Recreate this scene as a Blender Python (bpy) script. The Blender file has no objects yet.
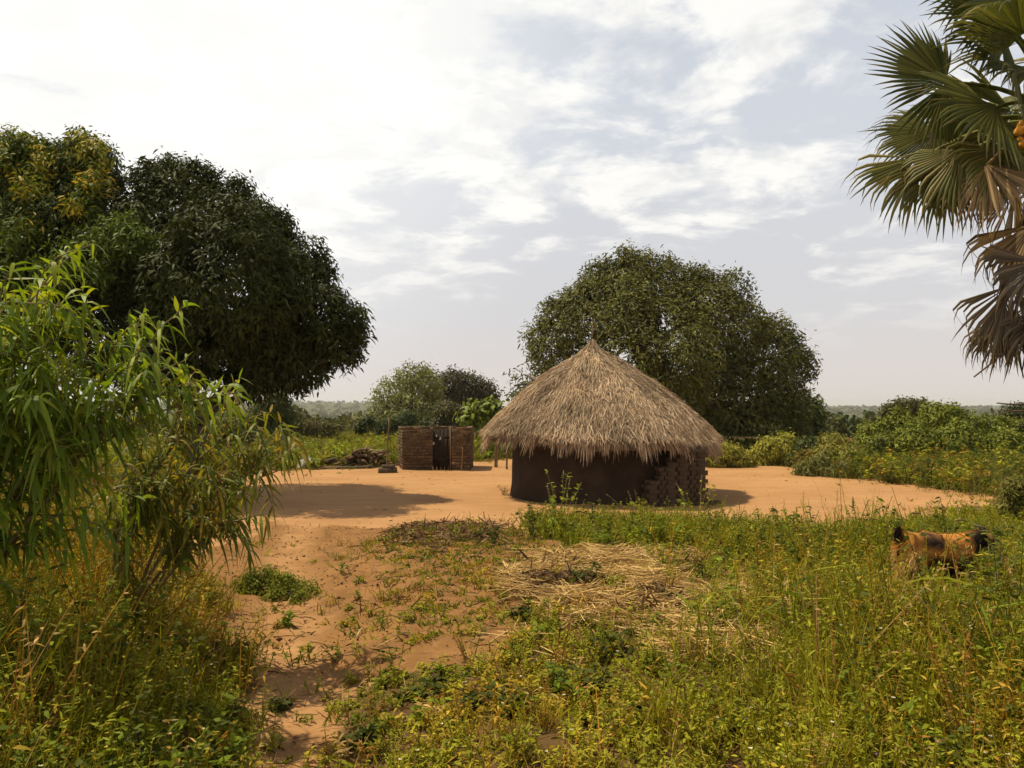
import bpy, bmesh, math, random
import numpy as np
from mathutils import Vector, Matrix

RNG = np.random.default_rng(7)
random.seed(7)
SC = bpy.context.scene
COL = SC.collection
R = math.radians

# ------------------------------------------------------------------ camera
CAM_Z = 2.3
LENS, SENS = 28.0, 36.0
FPX = 1024 * LENS / SENS
PITCH = math.atan(22 / FPX)
cam = bpy.data.objects.new('camera', bpy.data.cameras.new('camera'))
COL.objects.link(cam)
cam.location = (0, 0, CAM_Z)
cam.rotation_euler = (R(90) + PITCH, 0, 0)
cam.data.lens = LENS
cam.data.sensor_width = SENS
cam.data.clip_start = 0.05
cam.data.clip_end = 30000
SC.camera = cam

# ------------------------------------------------------------------ exposure
SC.view_settings.view_transform = 'Standard'
SC.view_settings.look = 'None'
SC.view_settings.gamma = 1.0
SC.view_settings.exposure = 0.2
SC.cycles.use_denoising = True
SC.cycles.max_bounces = 8
SC.cycles.diffuse_bounces = 3
SC.cycles.glossy_bounces = 2
SC.cycles.transmission_bounces = 4
SC.cycles.volume_bounces = 1
SC.cycles.use_adaptive_sampling = True
SC.cycles.adaptive_threshold = 0.02

# ------------------------------------------------------------------ sun
TO_SUN = Vector((-0.49, 0.19, 1.0)).normalized()
SUN_EL = math.asin(TO_SUN.z)
SUN_AZ = math.atan2(TO_SUN.x, TO_SUN.y)
sun = bpy.data.objects.new('sun', bpy.data.lights.new('sun', 'SUN'))
COL.objects.link(sun)
sun.data.energy = 5.0
sun.data.angle = R(0.6)
sun.data.color = (1.0, 0.875, 0.62)
sun.rotation_euler = TO_SUN.to_track_quat('Z', 'Y').to_euler()

# ------------------------------------------------------------------ sky
W = bpy.data.worlds.new('World')
SC.world = W
W.use_nodes = True


class NT:
    """small node tree helper"""
    def __init__(s, tree):
        s.t = tree
        tree.nodes.clear()

    def n(s, kind, **kw):
        nd = s.t.nodes.new(kind)
        for k, v in kw.items():
            if k == 'inp':
                for i, val in v.items():
                    s.set(nd, i, val)
            else:
                setattr(nd, k, v)
        return nd

    def set(s, nd, i, val):
        sock = nd.inputs[i]
        if hasattr(val, 'is_output') or isinstance(val, bpy.types.NodeSocket):
            s.t.links.new(val, sock)
        else:
            sock.default_value = val

    def math(s, op, a, b=0.0, c=None, clamp=False):
        nd = s.n('ShaderNodeMath', operation=op, use_clamp=clamp)
        s.set(nd, 0, a); s.set(nd, 1, b)
        if c is not None: s.set(nd, 2, c)
        return nd.outputs[0]

    def mix(s, f, a, b, blend='MIX'):
        nd = s.n('ShaderNodeMix', data_type='RGBA', blend_type=blend)
        s.set(nd, 0, f)
        s.set(nd, 6, a if not isinstance(a, tuple) else (*a[:3], 1))
        s.set(nd, 7, b if not isinstance(b, tuple) else (*b[:3], 1))
        return nd.outputs[2]

    def ramp(s, f, lo, hi, smooth=True):
        nd = s.n('ShaderNodeMapRange', interpolation_type='SMOOTHSTEP' if smooth else 'LINEAR')
        s.set(nd, 0, f); s.set(nd, 1, lo); s.set(nd, 2, hi)
        return nd.outputs[0]

    def noise(s, vec, scale, detail=4, rough=0.55, dist=0.0):
        nd = s.n('ShaderNodeTexNoise')
        if vec is not None: s.set(nd, 'Vector', vec)
        s.set(nd, 'Scale', scale); s.set(nd, 'Detail', detail)
        s.set(nd, 'Roughness', rough); s.set(nd, 'Distortion', dist)
        return nd.outputs['Fac']


SKY_OFF = (12.9, 3.3, 6.1)


def build_sky():
    t = NT(W.node_tree)
    sky = t.n('ShaderNodeTexSky', sky_type='NISHITA', sun_disc=False)
    sky.sun_elevation = SUN_EL
    sky.sun_rotation = SUN_AZ % (2 * math.pi)
    sky.air_density = 1.0; sky.dust_density = 3.0; sky.ozone_density = 1.0
    tc = t.n('ShaderNodeTexCoord').outputs['Generated']
    sep = t.n('ShaderNodeSeparateXYZ', inp={0: tc})
    z = t.math('MAXIMUM', sep.outputs[2], 0.0)
    den = t.math('ADD', z, 0.16)
    comb = t.n('ShaderNodeCombineXYZ')
    t.set(comb, 0, t.math('DIVIDE', sep.outputs[0], den))
    t.set(comb, 1, t.math('DIVIDE', sep.outputs[1], den))
    p = comb.outputs[0]
    # dusty air over the land, in units of the background strength below
    low = t.ramp(z, 0.95, 0.30)
    hz = t.mix(t.ramp(z, 0.0, 0.15), (6.5, 5.95, 5.65), (5.95, 5.95, 6.15))
    hz = t.mix(t.ramp(z, 0.12, 0.36), hz, (5.65, 5.98, 6.55))
    base = t.mix(low, sky.outputs[0], hz)
    # cloud sheets
    def shift(x, y, zz):
        o = t.n('ShaderNodeVectorMath', operation='ADD'); t.set(o, 0, p); o.inputs[1].default_value = (x, y, zz)
        return o.outputs[0]
    big = t.noise(shift(*SKY_OFF), 0.75, 3, 0.5, 0.2)
    puff = t.noise(shift(5.3, 2.1, 1.7), 2.9, 9, 0.60, 0.25)
    wisp = t.noise(shift(1.3, 7.7, 4.2), 5.5, 6, 0.6, 0.6)
    # thin bright veil where the sun stands behind the cloud (upper left)
    veil = t.n('ShaderNodeVectorMath', operation='DOT_PRODUCT'); t.set(veil, 0, tc)
    a, e = R(-27), R(27)
    veil.inputs[1].default_value = (math.sin(a) * math.cos(e), math.cos(a) * math.cos(e), math.sin(e))
    glow = t.ramp(veil.outputs['Value'], 0.83, 0.985)
    dens = t.math('ADD', t.math('MULTIPLY', big, 0.36), t.math('MULTIPLY', puff, 0.50))
    dens = t.math('ADD', dens, t.math('MULTIPLY', wisp, 0.14))
    dens = t.math('ADD', dens, t.math('MULTIPLY', glow, 0.06))
    dens = t.math('ADD', dens, t.math('MULTIPLY', t.math('SUBTRACT', t.ramp(z, 0.08, 0.42, False), 0.6), 0.12))
    c1 = t.ramp(dens, 0.458, 0.545)
    shade = t.ramp(t.math('SUBTRACT', wisp, puff), -0.12, 0.16)
    ccol = t.mix(shade, (9.5, 9.3, 8.8), (7.5, 7.45, 7.35))
    ccol = t.mix(t.math('MULTIPLY', glow, 0.6), ccol, (10.0, 9.9, 9.5))
    base = t.mix(t.math('MULTIPLY', glow, 0.5), base, (8.9, 8.9, 8.75))
    fade = t.ramp(z, 0.02, 0.25)
    cf = t.math('MULTIPLY', t.math('MULTIPLY', c1, 0.82), fade)
    full = t.mix(cf, base, ccol)
    # the half of the sky away from the sun is darker
    sd = t.n('ShaderNodeVectorMath', operation='DOT_PRODUCT'); t.set(sd, 0, tc); sd.inputs[1].default_value = tuple(TO_SUN)
    k = t.math('ADD', t.math('MULTIPLY', t.ramp(sd.outputs['Value'], -0.75, -0.08), 0.66), 0.34)
    k = t.math('MULTIPLY', k, t.math('SUBTRACT', 1.0, t.math('MULTIPLY', t.ramp(z, 0.46, 0.8), 0.5)))
    sc = t.n('ShaderNodeVectorMath', operation='SCALE'); t.set(sc, 0, full); t.set(sc, 'Scale', k)
    bg = t.n('ShaderNodeBackground', inp={0: sc.outputs[0], 1: 0.1})
    out = t.n('ShaderNodeOutputWorld', inp={0: bg.outputs[0]})


build_sky()

# ================================================================== helpers
def nrm(v):
    return v / np.maximum(np.linalg.norm(v, axis=-1, keepdims=True), 1e-9)


def vhash(ix, iy, seed):
    h = (ix.astype(np.int64) * 374761393 + iy.astype(np.int64) * 668265263 + seed * 1442695041) & 0xffffffff
    h = ((h ^ (h >> 13)) * 1274126177) & 0xffffffff
    return ((h ^ (h >> 16)) & 0xffff) / 65535.0


def vnoise(x, y, seed=0):
    x = np.asarray(x, float); y = np.asarray(y, float)
    ix, iy = np.floor(x), np.floor(y)
    fx, fy = x - ix, y - iy
    fx = fx * fx * (3 - 2 * fx); fy = fy * fy * (3 - 2 * fy)
    a = vhash(ix, iy, seed); b = vhash(ix + 1, iy, seed)
    c = vhash(ix, iy + 1, seed); d = vhash(ix + 1, iy + 1, seed)
    return (a * (1 - fx) + b * fx) * (1 - fy) + (c * (1 - fx) + d * fx) * fy


def fbm(x, y, seed=0, octv=4):
    s = 0; a = 0.5; f = 1.0; tot = 0
    for i in range(octv):
        s = s + a * vnoise(np.asarray(x) * f, np.asarray(y) * f, seed + i * 17); tot += a
        a *= 0.5; f *= 2.03
    return s / tot


def sstep(a, b, x):
    t = np.clip((np.asarray(x, float) - a) / (b - a), 0, 1)
    return t * t * (3 - 2 * t)


def path_x(y):
    return np.interp(y, [0, 3.5, 5, 6.5, 9, 12, 16], [-0.7, -1.0, -1.25, -1.75, -2.45, -3.3, -4.0])


def H(x, y):
    """height of the land (m); the swept yard is at 0"""
    x = np.asarray(x, float); y = np.asarray(y, float)
    z = 0.68 * sstep(15.5, 3.0, y)
    mound = 0.20 * sstep(15.6, 13.2, y) * sstep(6, 11, y) * sstep(-2.8, -1.2, x) * sstep(9, 4, x)
    z = z + mound
    pth = np.exp(-((x - path_x(y)) / 0.75) ** 2) * sstep(16, 10, y)
    z = z - 0.14 * pth
    near = sstep(45, 25, y) * sstep(30, 18, np.abs(x))
    z = z + near * (fbm(x * 0.35, y * 0.35, 3) - 0.5) * 0.10
    z = z + sstep(15.5, 12, y) * (fbm(x * 1.7, y * 1.7, 9) - 0.5) * 0.10
    d = np.hypot(x, y)
    z = z - 9.0 * sstep(45, 260, d) - 6.0 * sstep(260, 800, d)
    ridge = np.where(x < 0, 1.0, 0.0) * sstep(0, -300, x)
    z = z + sstep(900, 2600, d) * (13.0 + 14.0 * ridge + 5 * (fbm(x / 420.0, y / 420.0, 21) - 0.5))
    return z


CP, SP = math.cos(PITCH), math.sin(PITCH)


def ray(px, py):
    u = (px - 512) / FPX; v = (384 - py) / FPX
    d = np.array([u, CP - v * SP, SP + v * CP])
    return d


def at(px, py, dist):
    """point seen at a pixel of the photograph, dist metres in front (along y)"""
    d = ray(px, py)
    k = dist / d[1]
    return np.array([0, 0, CAM_Z]) + d * k


def gnd(px, py):
    """where the line of sight through a pixel meets the land"""
    d = ray(px, py)
    lo = 1.0
    step = 0.05
    k = 1.5
    while k < 3000:
        p = d * k
        if CAM_Z + p[2] < H(p[0], p[1]):
            break
        k += max(0.04, k * 0.004)
    p = np.array([0, 0, CAM_Z]) + d * k
    return p[0], p[1]


def gpt(px, dist):
    x = (px - 512) / FPX * dist
    return np.array([x, dist, float(H(x, dist))])


def inpoly(x, y, poly):
    x = np.asarray(x); y = np.asarray(y)
    inside = np.zeros(x.shape, bool)
    n = len(poly)
    j = n - 1
    for i in range(n):
        xi, yi = poly[i]; xj, yj = poly[j]
        c = ((yi > y) != (yj > y)) & (x < (xj - xi) * (y - yi) / (yj - yi + 1e-12) + xi)
        inside ^= c
        j = i
    return inside


class MB:
    def __init__(s):
        s.v = []; s.q = []; s.t = []; s.c = []; s.n = 0

    def add(s, v, q=None, t=None, c=(0.5, 0.5, 0.5)):
        v = np.asarray(v, float).reshape(-1, 3)
        s.v.append(v)
        if q is not None and len(q): s.q.append(np.asarray(q, int).reshape(-1, 4) + s.n)
        if t is not None and len(t): s.t.append(np.asarray(t, int).reshape(-1, 3) + s.n)
        c = np.asarray(c, float)
        if c.ndim == 1: c = np.repeat(c[None], len(v), 0)
        s.c.append(c)
        s.n += len(v)

    def build(s, name, mat, parent=None, smooth=False, link=True):
        me = bpy.data.meshes.new(name)
        v = np.concatenate(s.v); q = np.concatenate(s.q) if s.q else np.zeros((0, 4), int)
        t = np.concatenate(s.t) if s.t else np.zeros((0, 3), int)
        me.vertices.add(len(v)); me.vertices.foreach_set('co', v.ravel())
        loops = np.concatenate([q.ravel(), t.ravel()])
        me.loops.add(len(loops)); me.loops.foreach_set('vertex_index', loops.astype(np.int32))
        npoly = len(q) + len(t)
        me.polygons.add(npoly)
        st = np.concatenate([np.arange(len(q)) * 4, len(q) * 4 + np.arange(len(t)) * 3])
        me.polygons.foreach_set('loop_start', st.astype(np.int32))
        me.polygons.foreach_set('loop_total', np.concatenate([np.full(len(q), 4), np.full(len(t), 3)]).astype(np.int32))
        if smooth: me.polygons.foreach_set('use_smooth', np.ones(npoly, bool))
        me.update(calc_edges=True)
        ca = me.color_attributes.new('Col', 'FLOAT_COLOR', 'POINT')
        c = np.concatenate(s.c)
        c4 = np.concatenate([c, np.ones((len(c), 1))], 1)
        ca.data.foreach_set('color', c4.ravel().astype(np.float32))
        me.validate()
        o = bpy.data.objects.new(name, me)
        if mat: me.materials.append(mat)
        if parent is not None: o.parent = parent
        if link: COL.objects.link(o)
        return o


def strips(mb, P, D, S, L, Wd, prof, droop, col, nseg=None):
    """leaf or blade strips; droop is how far the tip falls, as a share of the length"""
    N = len(P)
    prof = np.asarray(prof, float); n = len(prof)
    tt = np.linspace(0, 1, n)
    L = np.broadcast_to(L, (N,)); Wd = np.broadcast_to(Wd, (N,)); droop = np.broadcast_to(droop, (N,))
    c = P[:, None, :] + D[:, None, :] * (L[:, None] * tt[None])[..., None]
    c = c.copy()
    c[:, :, 2] -= (droop * L)[:, None] * tt[None] ** 2
    hw = (Wd[:, None] * prof[None] * 0.5)[..., None] * S[:, None, :]
    v = np.stack([c - hw, c + hw], 2).reshape(N, n * 2, 3)
    base = (np.arange(N) * n * 2)[:, None, None]
    k = np.arange(n - 1)
    q = np.stack([2 * k, 2 * k + 1, 2 * k + 3, 2 * k + 2], 1)[None] + base
    col = np.asarray(col, float)
    if col.ndim == 1: col = np.repeat(col[None], N, 0)
    cc = np.repeat(col, n * 2, 0)
    mb.add(v.reshape(-1, 3), q.reshape(-1, 4), None, cc)


def perp(D, tilt=None):
    """a side vector across D, roughly level, turned a little at random"""
    r = RNG.normal(size=D.shape) * (0.55 if tilt is None else tilt)
    r[:, 2] += 1.0
    return nrm(np.cross(D, r))


def tube(mb, pts, rad, n=7, col=(0.2, 0.15, 0.1), cap=True):
    pts = np.asarray(pts, float); m = len(pts)
    rad = np.broadcast_to(rad, (m,))
    d = np.gradient(pts, axis=0); d = nrm(d)
    ref = np.array([0, 0, 1.0]) if abs(d[:, 2]).mean() < 0.8 else np.array([1.0, 0, 0])
    a = nrm(np.cross(d, ref)); b = np.cross(d, a)
    th = np.linspace(0, 2 * np.pi, n, endpoint=False)
    v = pts[:, None] + rad[:, None, None] * (np.cos(th)[None, :, None] * a[:, None] + np.sin(th)[None, :, None] * b[:, None])
    v = v.reshape(-1, 3)
    q = []
    for i in range(m - 1):
        for j in range(n):
            k = (j + 1) % n
            q.append((i * n + j, i * n + k, (i + 1) * n + k, (i + 1) * n + j))
    t = []
    if cap:
        v = np.concatenate([v, pts[:1], pts[-1:]])
        for j in range(n):
            k = (j + 1) % n
            t.append((m * n, k, j)); t.append((m * n + 1, (m - 1) * n + j, (m - 1) * n + k))
    mb.add(v, q, t, col)


def box(mb, c, s, rz=0, jit=0, col=(0.5, 0.5, 0.5), tilt=0, bev=0.0):
    c = np.asarray(c, float); hx, hy, hz = np.asarray(s, float) / 2
    if bev > 0:
        b = bev
        rings = [(-hz, hx - b, hy - b), (-hz + b, hx, hy), (hz - b, hx, hy), (hz, hx - b, hy - b)]
        v = []
        for z, ax, ay in rings:
            cb = min(b, ax * 0.5)
            v += [(-ax + cb, -ay, z), (ax - cb, -ay, z), (ax, -ay + cb, z), (ax, ay - cb, z), (ax - cb, ay, z), (-ax + cb, ay, z), (-ax, ay - cb, z), (-ax, -ay + cb, z)]
        v = np.array(v)
        q = []
        for i in range(3):
            for j in range(8):
                k = (j + 1) % 8
                q.append((i * 8 + j, i * 8 + k, (i + 1) * 8 + k, (i + 1) * 8 + j))
        for o, fl in ((0, True), (24, False)):
            for f in ((0, 1, 2, 7), (2, 3, 6, 7), (3, 4, 5, 6)):
                g = tuple(o + x for x in f)
                q.append(g[::-1] if fl else g)
    else:
        v = np.array([(x, y, z) for z in (-hz, hz) for x, y in ((-hx, -hy), (hx, -hy), (hx, hy), (-hx, hy))])
        q = [(3, 2, 1, 0), (4, 5, 6, 7), (0, 1, 5, 4), (1, 2, 6, 5), (2, 3, 7, 6), (3, 0, 4, 7)]
    if jit: v = v + RNG.normal(size=v.shape) * jit
    if tilt:
        m = np.array(Matrix.Rotation(tilt, 3, 'Y')); v = v @ m.T
    cz, sz = math.cos(rz), math.sin(rz)
    v = np.stack([v[:, 0] * cz - v[:, 1] * sz, v[:, 0] * sz + v[:, 1] * cz, v[:, 2]], 1) + c
    mb.add(v, q, None, col)


def tag(o, label=None, cat=None, group=None, kind=None):
    if label: o['label'] = label
    if cat: o['category'] = cat
    if group: o['group'] = group
    if kind: o['kind'] = kind
    return o


def empty(name, loc, label, cat, group=None):
    o = bpy.data.objects.new(name, None)
    COL.objects.link(o)
    o.location = loc
    o.empty_display_size = 0.2
    return tag(o, label, cat, group)


def rebase(mb, loc):
    """make a builder's vertices relative to the thing's base"""
    mb.v = [v - np.asarray(loc, float) for v in mb.v]
    return mb


# ------------------------------------------------------------------ materials
def mat_new(name):
    m = bpy.data.materials.new(name)
    m.use_nodes = True
    return m, NT(m.node_tree)


def mat_leaf(name, trans=0.3, rough=0.5, spec=0.3, warm=(1.25, 1.2, 0.55), var=0.18):
    m, t = mat_new(name)
    at_ = t.n('ShaderNodeAttribute', attribute_name='Col')
    geo = t.n('ShaderNodeNewGeometry')
    rnd = geo.outputs['Random Per Island']
    k = t.math('ADD', t.math('MULTIPLY', rnd, 2 * var), 1 - var)
    col = t.n('ShaderNodeVectorMath', operation='SCALE'); t.set(col, 0, at_.outputs['Color']); t.set(col, 'Scale', k)
    bs = t.n('ShaderNodeBsdfPrincipled', inp={'Base Color': col.outputs[0], 'Roughness': rough, 'Specular IOR Level': spec})
    wc = t.n('ShaderNodeVectorMath', operation='MULTIPLY'); t.set(wc, 0, col.outputs[0]); wc.inputs[1].default_value = warm
    tr = t.n('ShaderNodeBsdfTranslucent', inp={0: wc.outputs[0]})
    mx = t.n('ShaderNodeMixShader', inp={0: trans, 1: bs.outputs[0], 2: tr.outputs[0]})
    t.n('ShaderNodeOutputMaterial', inp={0: mx.outputs[0]})
    return m


def mat_rough(name, c1, c2, scale=6, bump=0.4, bscale=30, rough=0.9, attr=False, stretch=None, bdist=0.02):
    m, t = mat_new(name)
    tc = t.n('ShaderNodeTexCoord').outputs['Object']
    if stretch:
        mp = t.n('ShaderNodeMapping'); t.set(mp, 0, tc); mp.inputs['Scale'].default_value = stretch; tc = mp.outputs[0]
    n1 = t.noise(tc, scale, 5, 0.6)
    f = t.ramp(n1, 0.3, 0.7)
    if attr:
        a = t.n('ShaderNodeAttribute', attribute_name='Col').outputs['Color']
        k = t.n('ShaderNodeVectorMath', operation='SCALE'); t.set(k, 0, a); t.set(k, 'Scale', t.math('ADD', t.math('MULTIPLY', n1, 0.9), 0.55))
        col = k.outputs[0]
    else:
        col = t.mix(f, c1, c2)
    bp = t.n('ShaderNodeBump', inp={'Strength': bump, 'Distance': bdist, 'Height': t.noise(tc, bscale, 6, 0.65)})
    bs = t.n('ShaderNodeBsdfPrincipled', inp={'Base Color': col, 'Roughness': rough, 'Specular IOR Level': 0.15, 'Normal': bp.outputs[0]})
    t.n('ShaderNodeOutputMaterial', inp={0: bs.outputs[0]})
    return m


M = {}
M['leaf'] = mat_leaf('leaf', 0.22, 0.6, 0.14)
M['mango_leaf'] = mat_leaf('mango_leaf', 0.15, 0.6, 0.08)
M['shrub_leaf'] = mat_leaf('shrub_leaf', 0.45, 0.5, 0.22, warm=(1.5, 1.35, 0.45))
M['weed'] = mat_leaf('weed', 0.33, 0.65, 0.10)
M['far_leaf'] = mat_leaf('far_leaf', 0.15, 0.8, 0.05, var=0.25)
M['straw'] = mat_leaf('straw', 0.12, 0.75, 0.12, warm=(1.1, 0.95, 0.7), var=0.30)
M['thatch'] = mat_leaf('thatch', 0.10, 0.8, 0.10, warm=(1.1, 0.95, 0.7), var=0.34)
M['palm_leaf'] = mat_leaf('palm_leaf', 0.26, 0.5, 0.22)
M['bark'] = mat_rough('bark', (0.06, 0.048, 0.034), (0.13, 0.10, 0.07), 5, 0.8, 18, stretch=(1, 1, 0.25), bdist=0.04)
M['stem'] = mat_rough('stem', (0.16, 0.12, 0.05), (0.26, 0.20, 0.09), 9, 0.2, 40)
M['wood'] = mat_rough('wood', (0.13, 0.085, 0.05), (0.24, 0.16, 0.09), 6, 0.5, 25, stretch=(1, 1, 0.2))
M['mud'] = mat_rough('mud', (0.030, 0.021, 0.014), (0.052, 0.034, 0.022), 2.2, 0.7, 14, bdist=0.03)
M['brick'] = mat_rough('brick', (0, 0, 0), (0, 0, 0), 9, 0.5, 32, attr=True, bdist=0.015)
M['painted'] = mat_rough('painted', (0, 0, 0), (0, 0, 0), 9, 0.3, 32, attr=True, bdist=0.01)

# ================================================================== the land
def P(*pts):
    return [gnd(a, b) for a, b in pts]


YARD = P((180, 476), (240, 474), (290, 470), (395, 467), (430, 464), (480, 461), (520, 459), (620, 458), (720, 459), (790, 466), (850, 476),
         (930, 486), (1000, 496), (990, 505), (945, 520), (905, 533), (860, 538), (800, 535), (740, 531), (690, 528), (640, 525), (590, 525), (555, 527), (535, 531),
         (500, 533), (390, 533), (330, 600), (215, 600), (150, 560))
SPARSE = P((385, 528), (540, 529), (585, 560), (570, 605), (520, 645), (460, 668), (410, 675), (362, 685), (338, 730), (342, 790), (346, 950),
           (250, 950), (254, 790), (248, 720), (226, 660), (196, 620), (185, 560), (260, 520))
STRAWP = P((505, 570), (560, 558), (640, 556), (710, 562), (765, 585), (785, 620), (765, 652), (700, 668), (610, 660), (535, 625))


def polydist(x, y, poly):
    """signed distance to a polygon edge, positive inside"""
    x = np.asarray(x, float); y = np.asarray(y, float)
    best = np.full(x.shape, 1e9)
    n = len(poly)
    for i in range(n):
        x0, y0 = poly[i]; x1, y1 = poly[(i + 1) % n]
        dx, dy = x1 - x0, y1 - y0
        t = np.clip(((x - x0) * dx + (y - y0) * dy) / (dx * dx + dy * dy + 1e-9), 0, 1)
        best = np.minimum(best, np.hypot(x - x0 - t * dx, y - y0 - t * dy))
    return np.where(inpoly(x, y, poly), best, -best)


def bare(x, y):
    """1 on swept earth, 0 under the weeds, uneven edge"""
    w = (fbm(np.asarray(x) * 0.9, np.asarray(y) * 0.9, 31) - 0.5) * 1.3
    yd = sstep(-0.25, 0.35, polydist(x, y, YARD) + w)
    sp = sstep(-0.2, 0.3, polydist(x, y, SPARSE) + w * 0.7)
    return np.maximum(yd, sp * 0.9), yd, sp


def axis(lo, hi, step, far):
    a = list(np.arange(lo, hi + 1e-6, step))
    s = step; v = hi
    up = []
    while v < far:
        s *= 1.18; v += s; up.append(v)
    s = step; v = lo; dn = []
    while v > -far:
        s *= 1.18; v -= s; dn.append(v)
    return np.array(dn[::-1] + a + up)


def ground():
    xs = axis(-9, 11, 0.10, 9000); ys = axis(2.0, 25, 0.10, 9000)
    X, Y = np.meshgrid(xs, ys)
    Z = H(X, Y)
    b, yd, sp = bare(X, Y)
    Z = Z + np.where((Y < 26) & (np.abs(X) < 14), (fbm(X * 6, Y * 6, 41, 3) - 0.5) * (0.018 + 0.07 * sp * sstep(16, 13, Y)) * sstep(-12, -8, X) * sstep(14, 10, X) * sstep(25, 18, Y), 0)
    nx, ny = len(xs), len(ys)
    idx = np.arange(nx * ny).reshape(ny, nx)
    q = np.stack([idx[:-1, :-1], idx[:-1, 1:], idx[1:, 1:], idx[1:, :-1]], -1).reshape(-1, 4)
    mb = MB()
    track = np.exp(-((X - path_x(Y) + 0.1) / 0.55) ** 2) * sstep(17, 15, Y)
    mb.add(np.stack([X, Y, Z], -1).reshape(-1, 3), q, None, np.stack([b, sp * (1 - 0.5 * track), sstep(60, 140, np.hypot(X, Y))], -1).reshape(-1, 3))
    m, t = mat_new('earth')
    a = t.n('ShaderNodeAttribute', attribute_name='Col')
    sep = t.n('ShaderNodeSeparateColor', inp={0: a.outputs['Color']})
    tc = t.n('ShaderNodeTexCoord').outputs['Object']
    big = t.noise(tc, 0.35, 5, 0.6); mid = t.noise(tc, 2.2, 6, 0.65); fine = t.noise(tc, 26, 5, 0.7)
    sand = t.mix(t.ramp(big, 0.35, 0.7), (0.385, 0.212, 0.092), (0.32, 0.170, 0.070))
    sand = t.mix(t.math('MULTIPLY', t.ramp(mid, 0.52, 0.75), 0.35), sand, (0.42, 0.255, 0.125))
    sand = t.mix(t.math('MULTIPLY', t.ramp(fine, 0.56, 0.74), 0.30), sand, (0.22, 0.11, 0.05))
    # soft sweeping marks across the yard
    mp = t.n('ShaderNodeMapping'); t.set(mp, 0, tc); mp.inputs['Scale'].default_value = (0.5, 3.2, 1); mp.inputs['Rotation'].default_value = (0, 0, 0.15)
    sw = t.noise(mp.outputs[0], 1.1, 5, 0.6, 0.6)
    sand = t.mix(t.math('MULTIPLY', t.ramp(sw, 0.45, 0.7), 0.42), sand, (0.25, 0.122, 0.052))
    soil = t.mix(t.ramp(mid, 0.35, 0.65), (0.145, 0.069, 0.022), (0.225, 0.112, 0.037))
    soil = t.mix(t.math('MULTIPLY', t.ramp(fine, 0.5, 0.7), 0.5), soil, (0.11, 0.055, 0.026))
    cover = t.mix(t.ramp(mid, 0.4, 0.65), (0.085, 0.050, 0.020), (0.13, 0.075, 0.030))
    cover = t.mix(t.math('MULTIPLY', t.ramp(fine, 0.5, 0.7), 0.6), cover, (0.045, 0.028, 0.012))
    cover = t.mix(sep.outputs[2], cover, t.mix(t.ramp(big, 0.4, 0.6), (0.05, 0.058, 0.018), (0.085, 0.08, 0.026)))
    fb = t.ramp(t.math('ADD', sep.outputs[0], t.math('MULTIPLY', t.math('SUBTRACT', mid, 0.5), 0.7)), 0.35, 0.65)
    fs = t.ramp(t.math('ADD', sep.outputs[1], t.math('MULTIPLY', t.math('SUBTRACT', mid, 0.5), 0.9)), 0.3, 0.8)
    dirt = t.mix(t.math('MULTIPLY', fs, 0.88), sand, soil)
    col = t.mix(fb, cover, dirt)
    h = t.math('ADD', t.math('MULTIPLY', fine, 0.5), t.math('MULTIPLY', mid, 0.8))
    bp = t.n('ShaderNodeBump', inp={'Strength': 0.5, 'Distance': 0.03, 'Height': h})
    bs = t.n('ShaderNodeBsdfPrincipled', inp={'Base Color': col, 'Roughness': 0.95, 'Specular IOR Level': 0.1, 'Normal': bp.outputs[0]})
    t.n('ShaderNodeOutputMaterial', inp={0: bs.outputs[0]})
    o = mb.build('ground', m, smooth=True)
    tag(o, 'swept orange earth yard with a footpath and weedy ground', kind='structure')


ground()

# ================================================================== trees
def lobes_px(spec, depth=1.0):
    """crown lobes given as seen (x, y, radius in pixels, metres away)"""
    out = []
    for px, py, r, d in spec:
        c = at(px, py, d); rr = r / FPX * d
        out.append((c[0], c[1], c[2], rr, rr * depth, rr))
    return np.array(out)


def lumpy(L, k=8, f=(0.28, 0.5)):
    """break each lobe into the smaller heads of foliage a real crown has"""
    out = [L * np.array([1, 1, 1, .88, .88, .88])]
    for l in L:
        d = nrm(RNG.normal(size=(k, 3)) + np.array([0, -0.25, 0.25]))
        r = RNG.uniform(f[0], f[1], k)
        c = l[:3] + d * l[3:6] * (1.0 - r * 0.85)[:, None]
        out.append(np.concatenate([c, l[3:6][None] * r[:, None]], 1))
    return np.concatenate(out)


def n3(p, f, seed=0):
    return (vnoise(p[:, 0] * f + p[:, 2] * f * 0.7, p[:, 1] * f - p[:, 2] * f * 0.6, seed) + vnoise(p[:, 0] * f - p[:, 1] * f * .5, p[:, 2] * f, seed + 5)) * 0.5


def crown_points(L, n, shell=0.75, thr=0.0, freq=1.0, seed=0, ragged=0.12):
    w = (L[:, 3] * L[:, 4] + L[:, 3] * L[:, 5]); w = w / w.sum()
    i = RNG.choice(len(L), n, p=w)
    d = nrm(RNG.normal(size=(n, 3)))
    k = np.where(RNG.random(n) < shell, 1 - np.abs(RNG.normal(size=n)) * ragged + np.clip(RNG.normal(size=n) * ragged * .4, -.1, .3), RNG.random(n) ** 0.45)
    p = L[i, :3] + d * L[i, 3:6] * k[:, None]
    # drop points buried deep in another lobe
    keep = np.ones(n, bool)
    for l in L:
        q = np.linalg.norm((p - l[:3]) / l[3:6], axis=1)
        keep &= ~((q < 0.72) & (RNG.random(n) < 0.75))
    if thr > 0: keep &= n3(p, freq, seed) > thr
    return p[keep], d[keep], i[keep]


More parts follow.
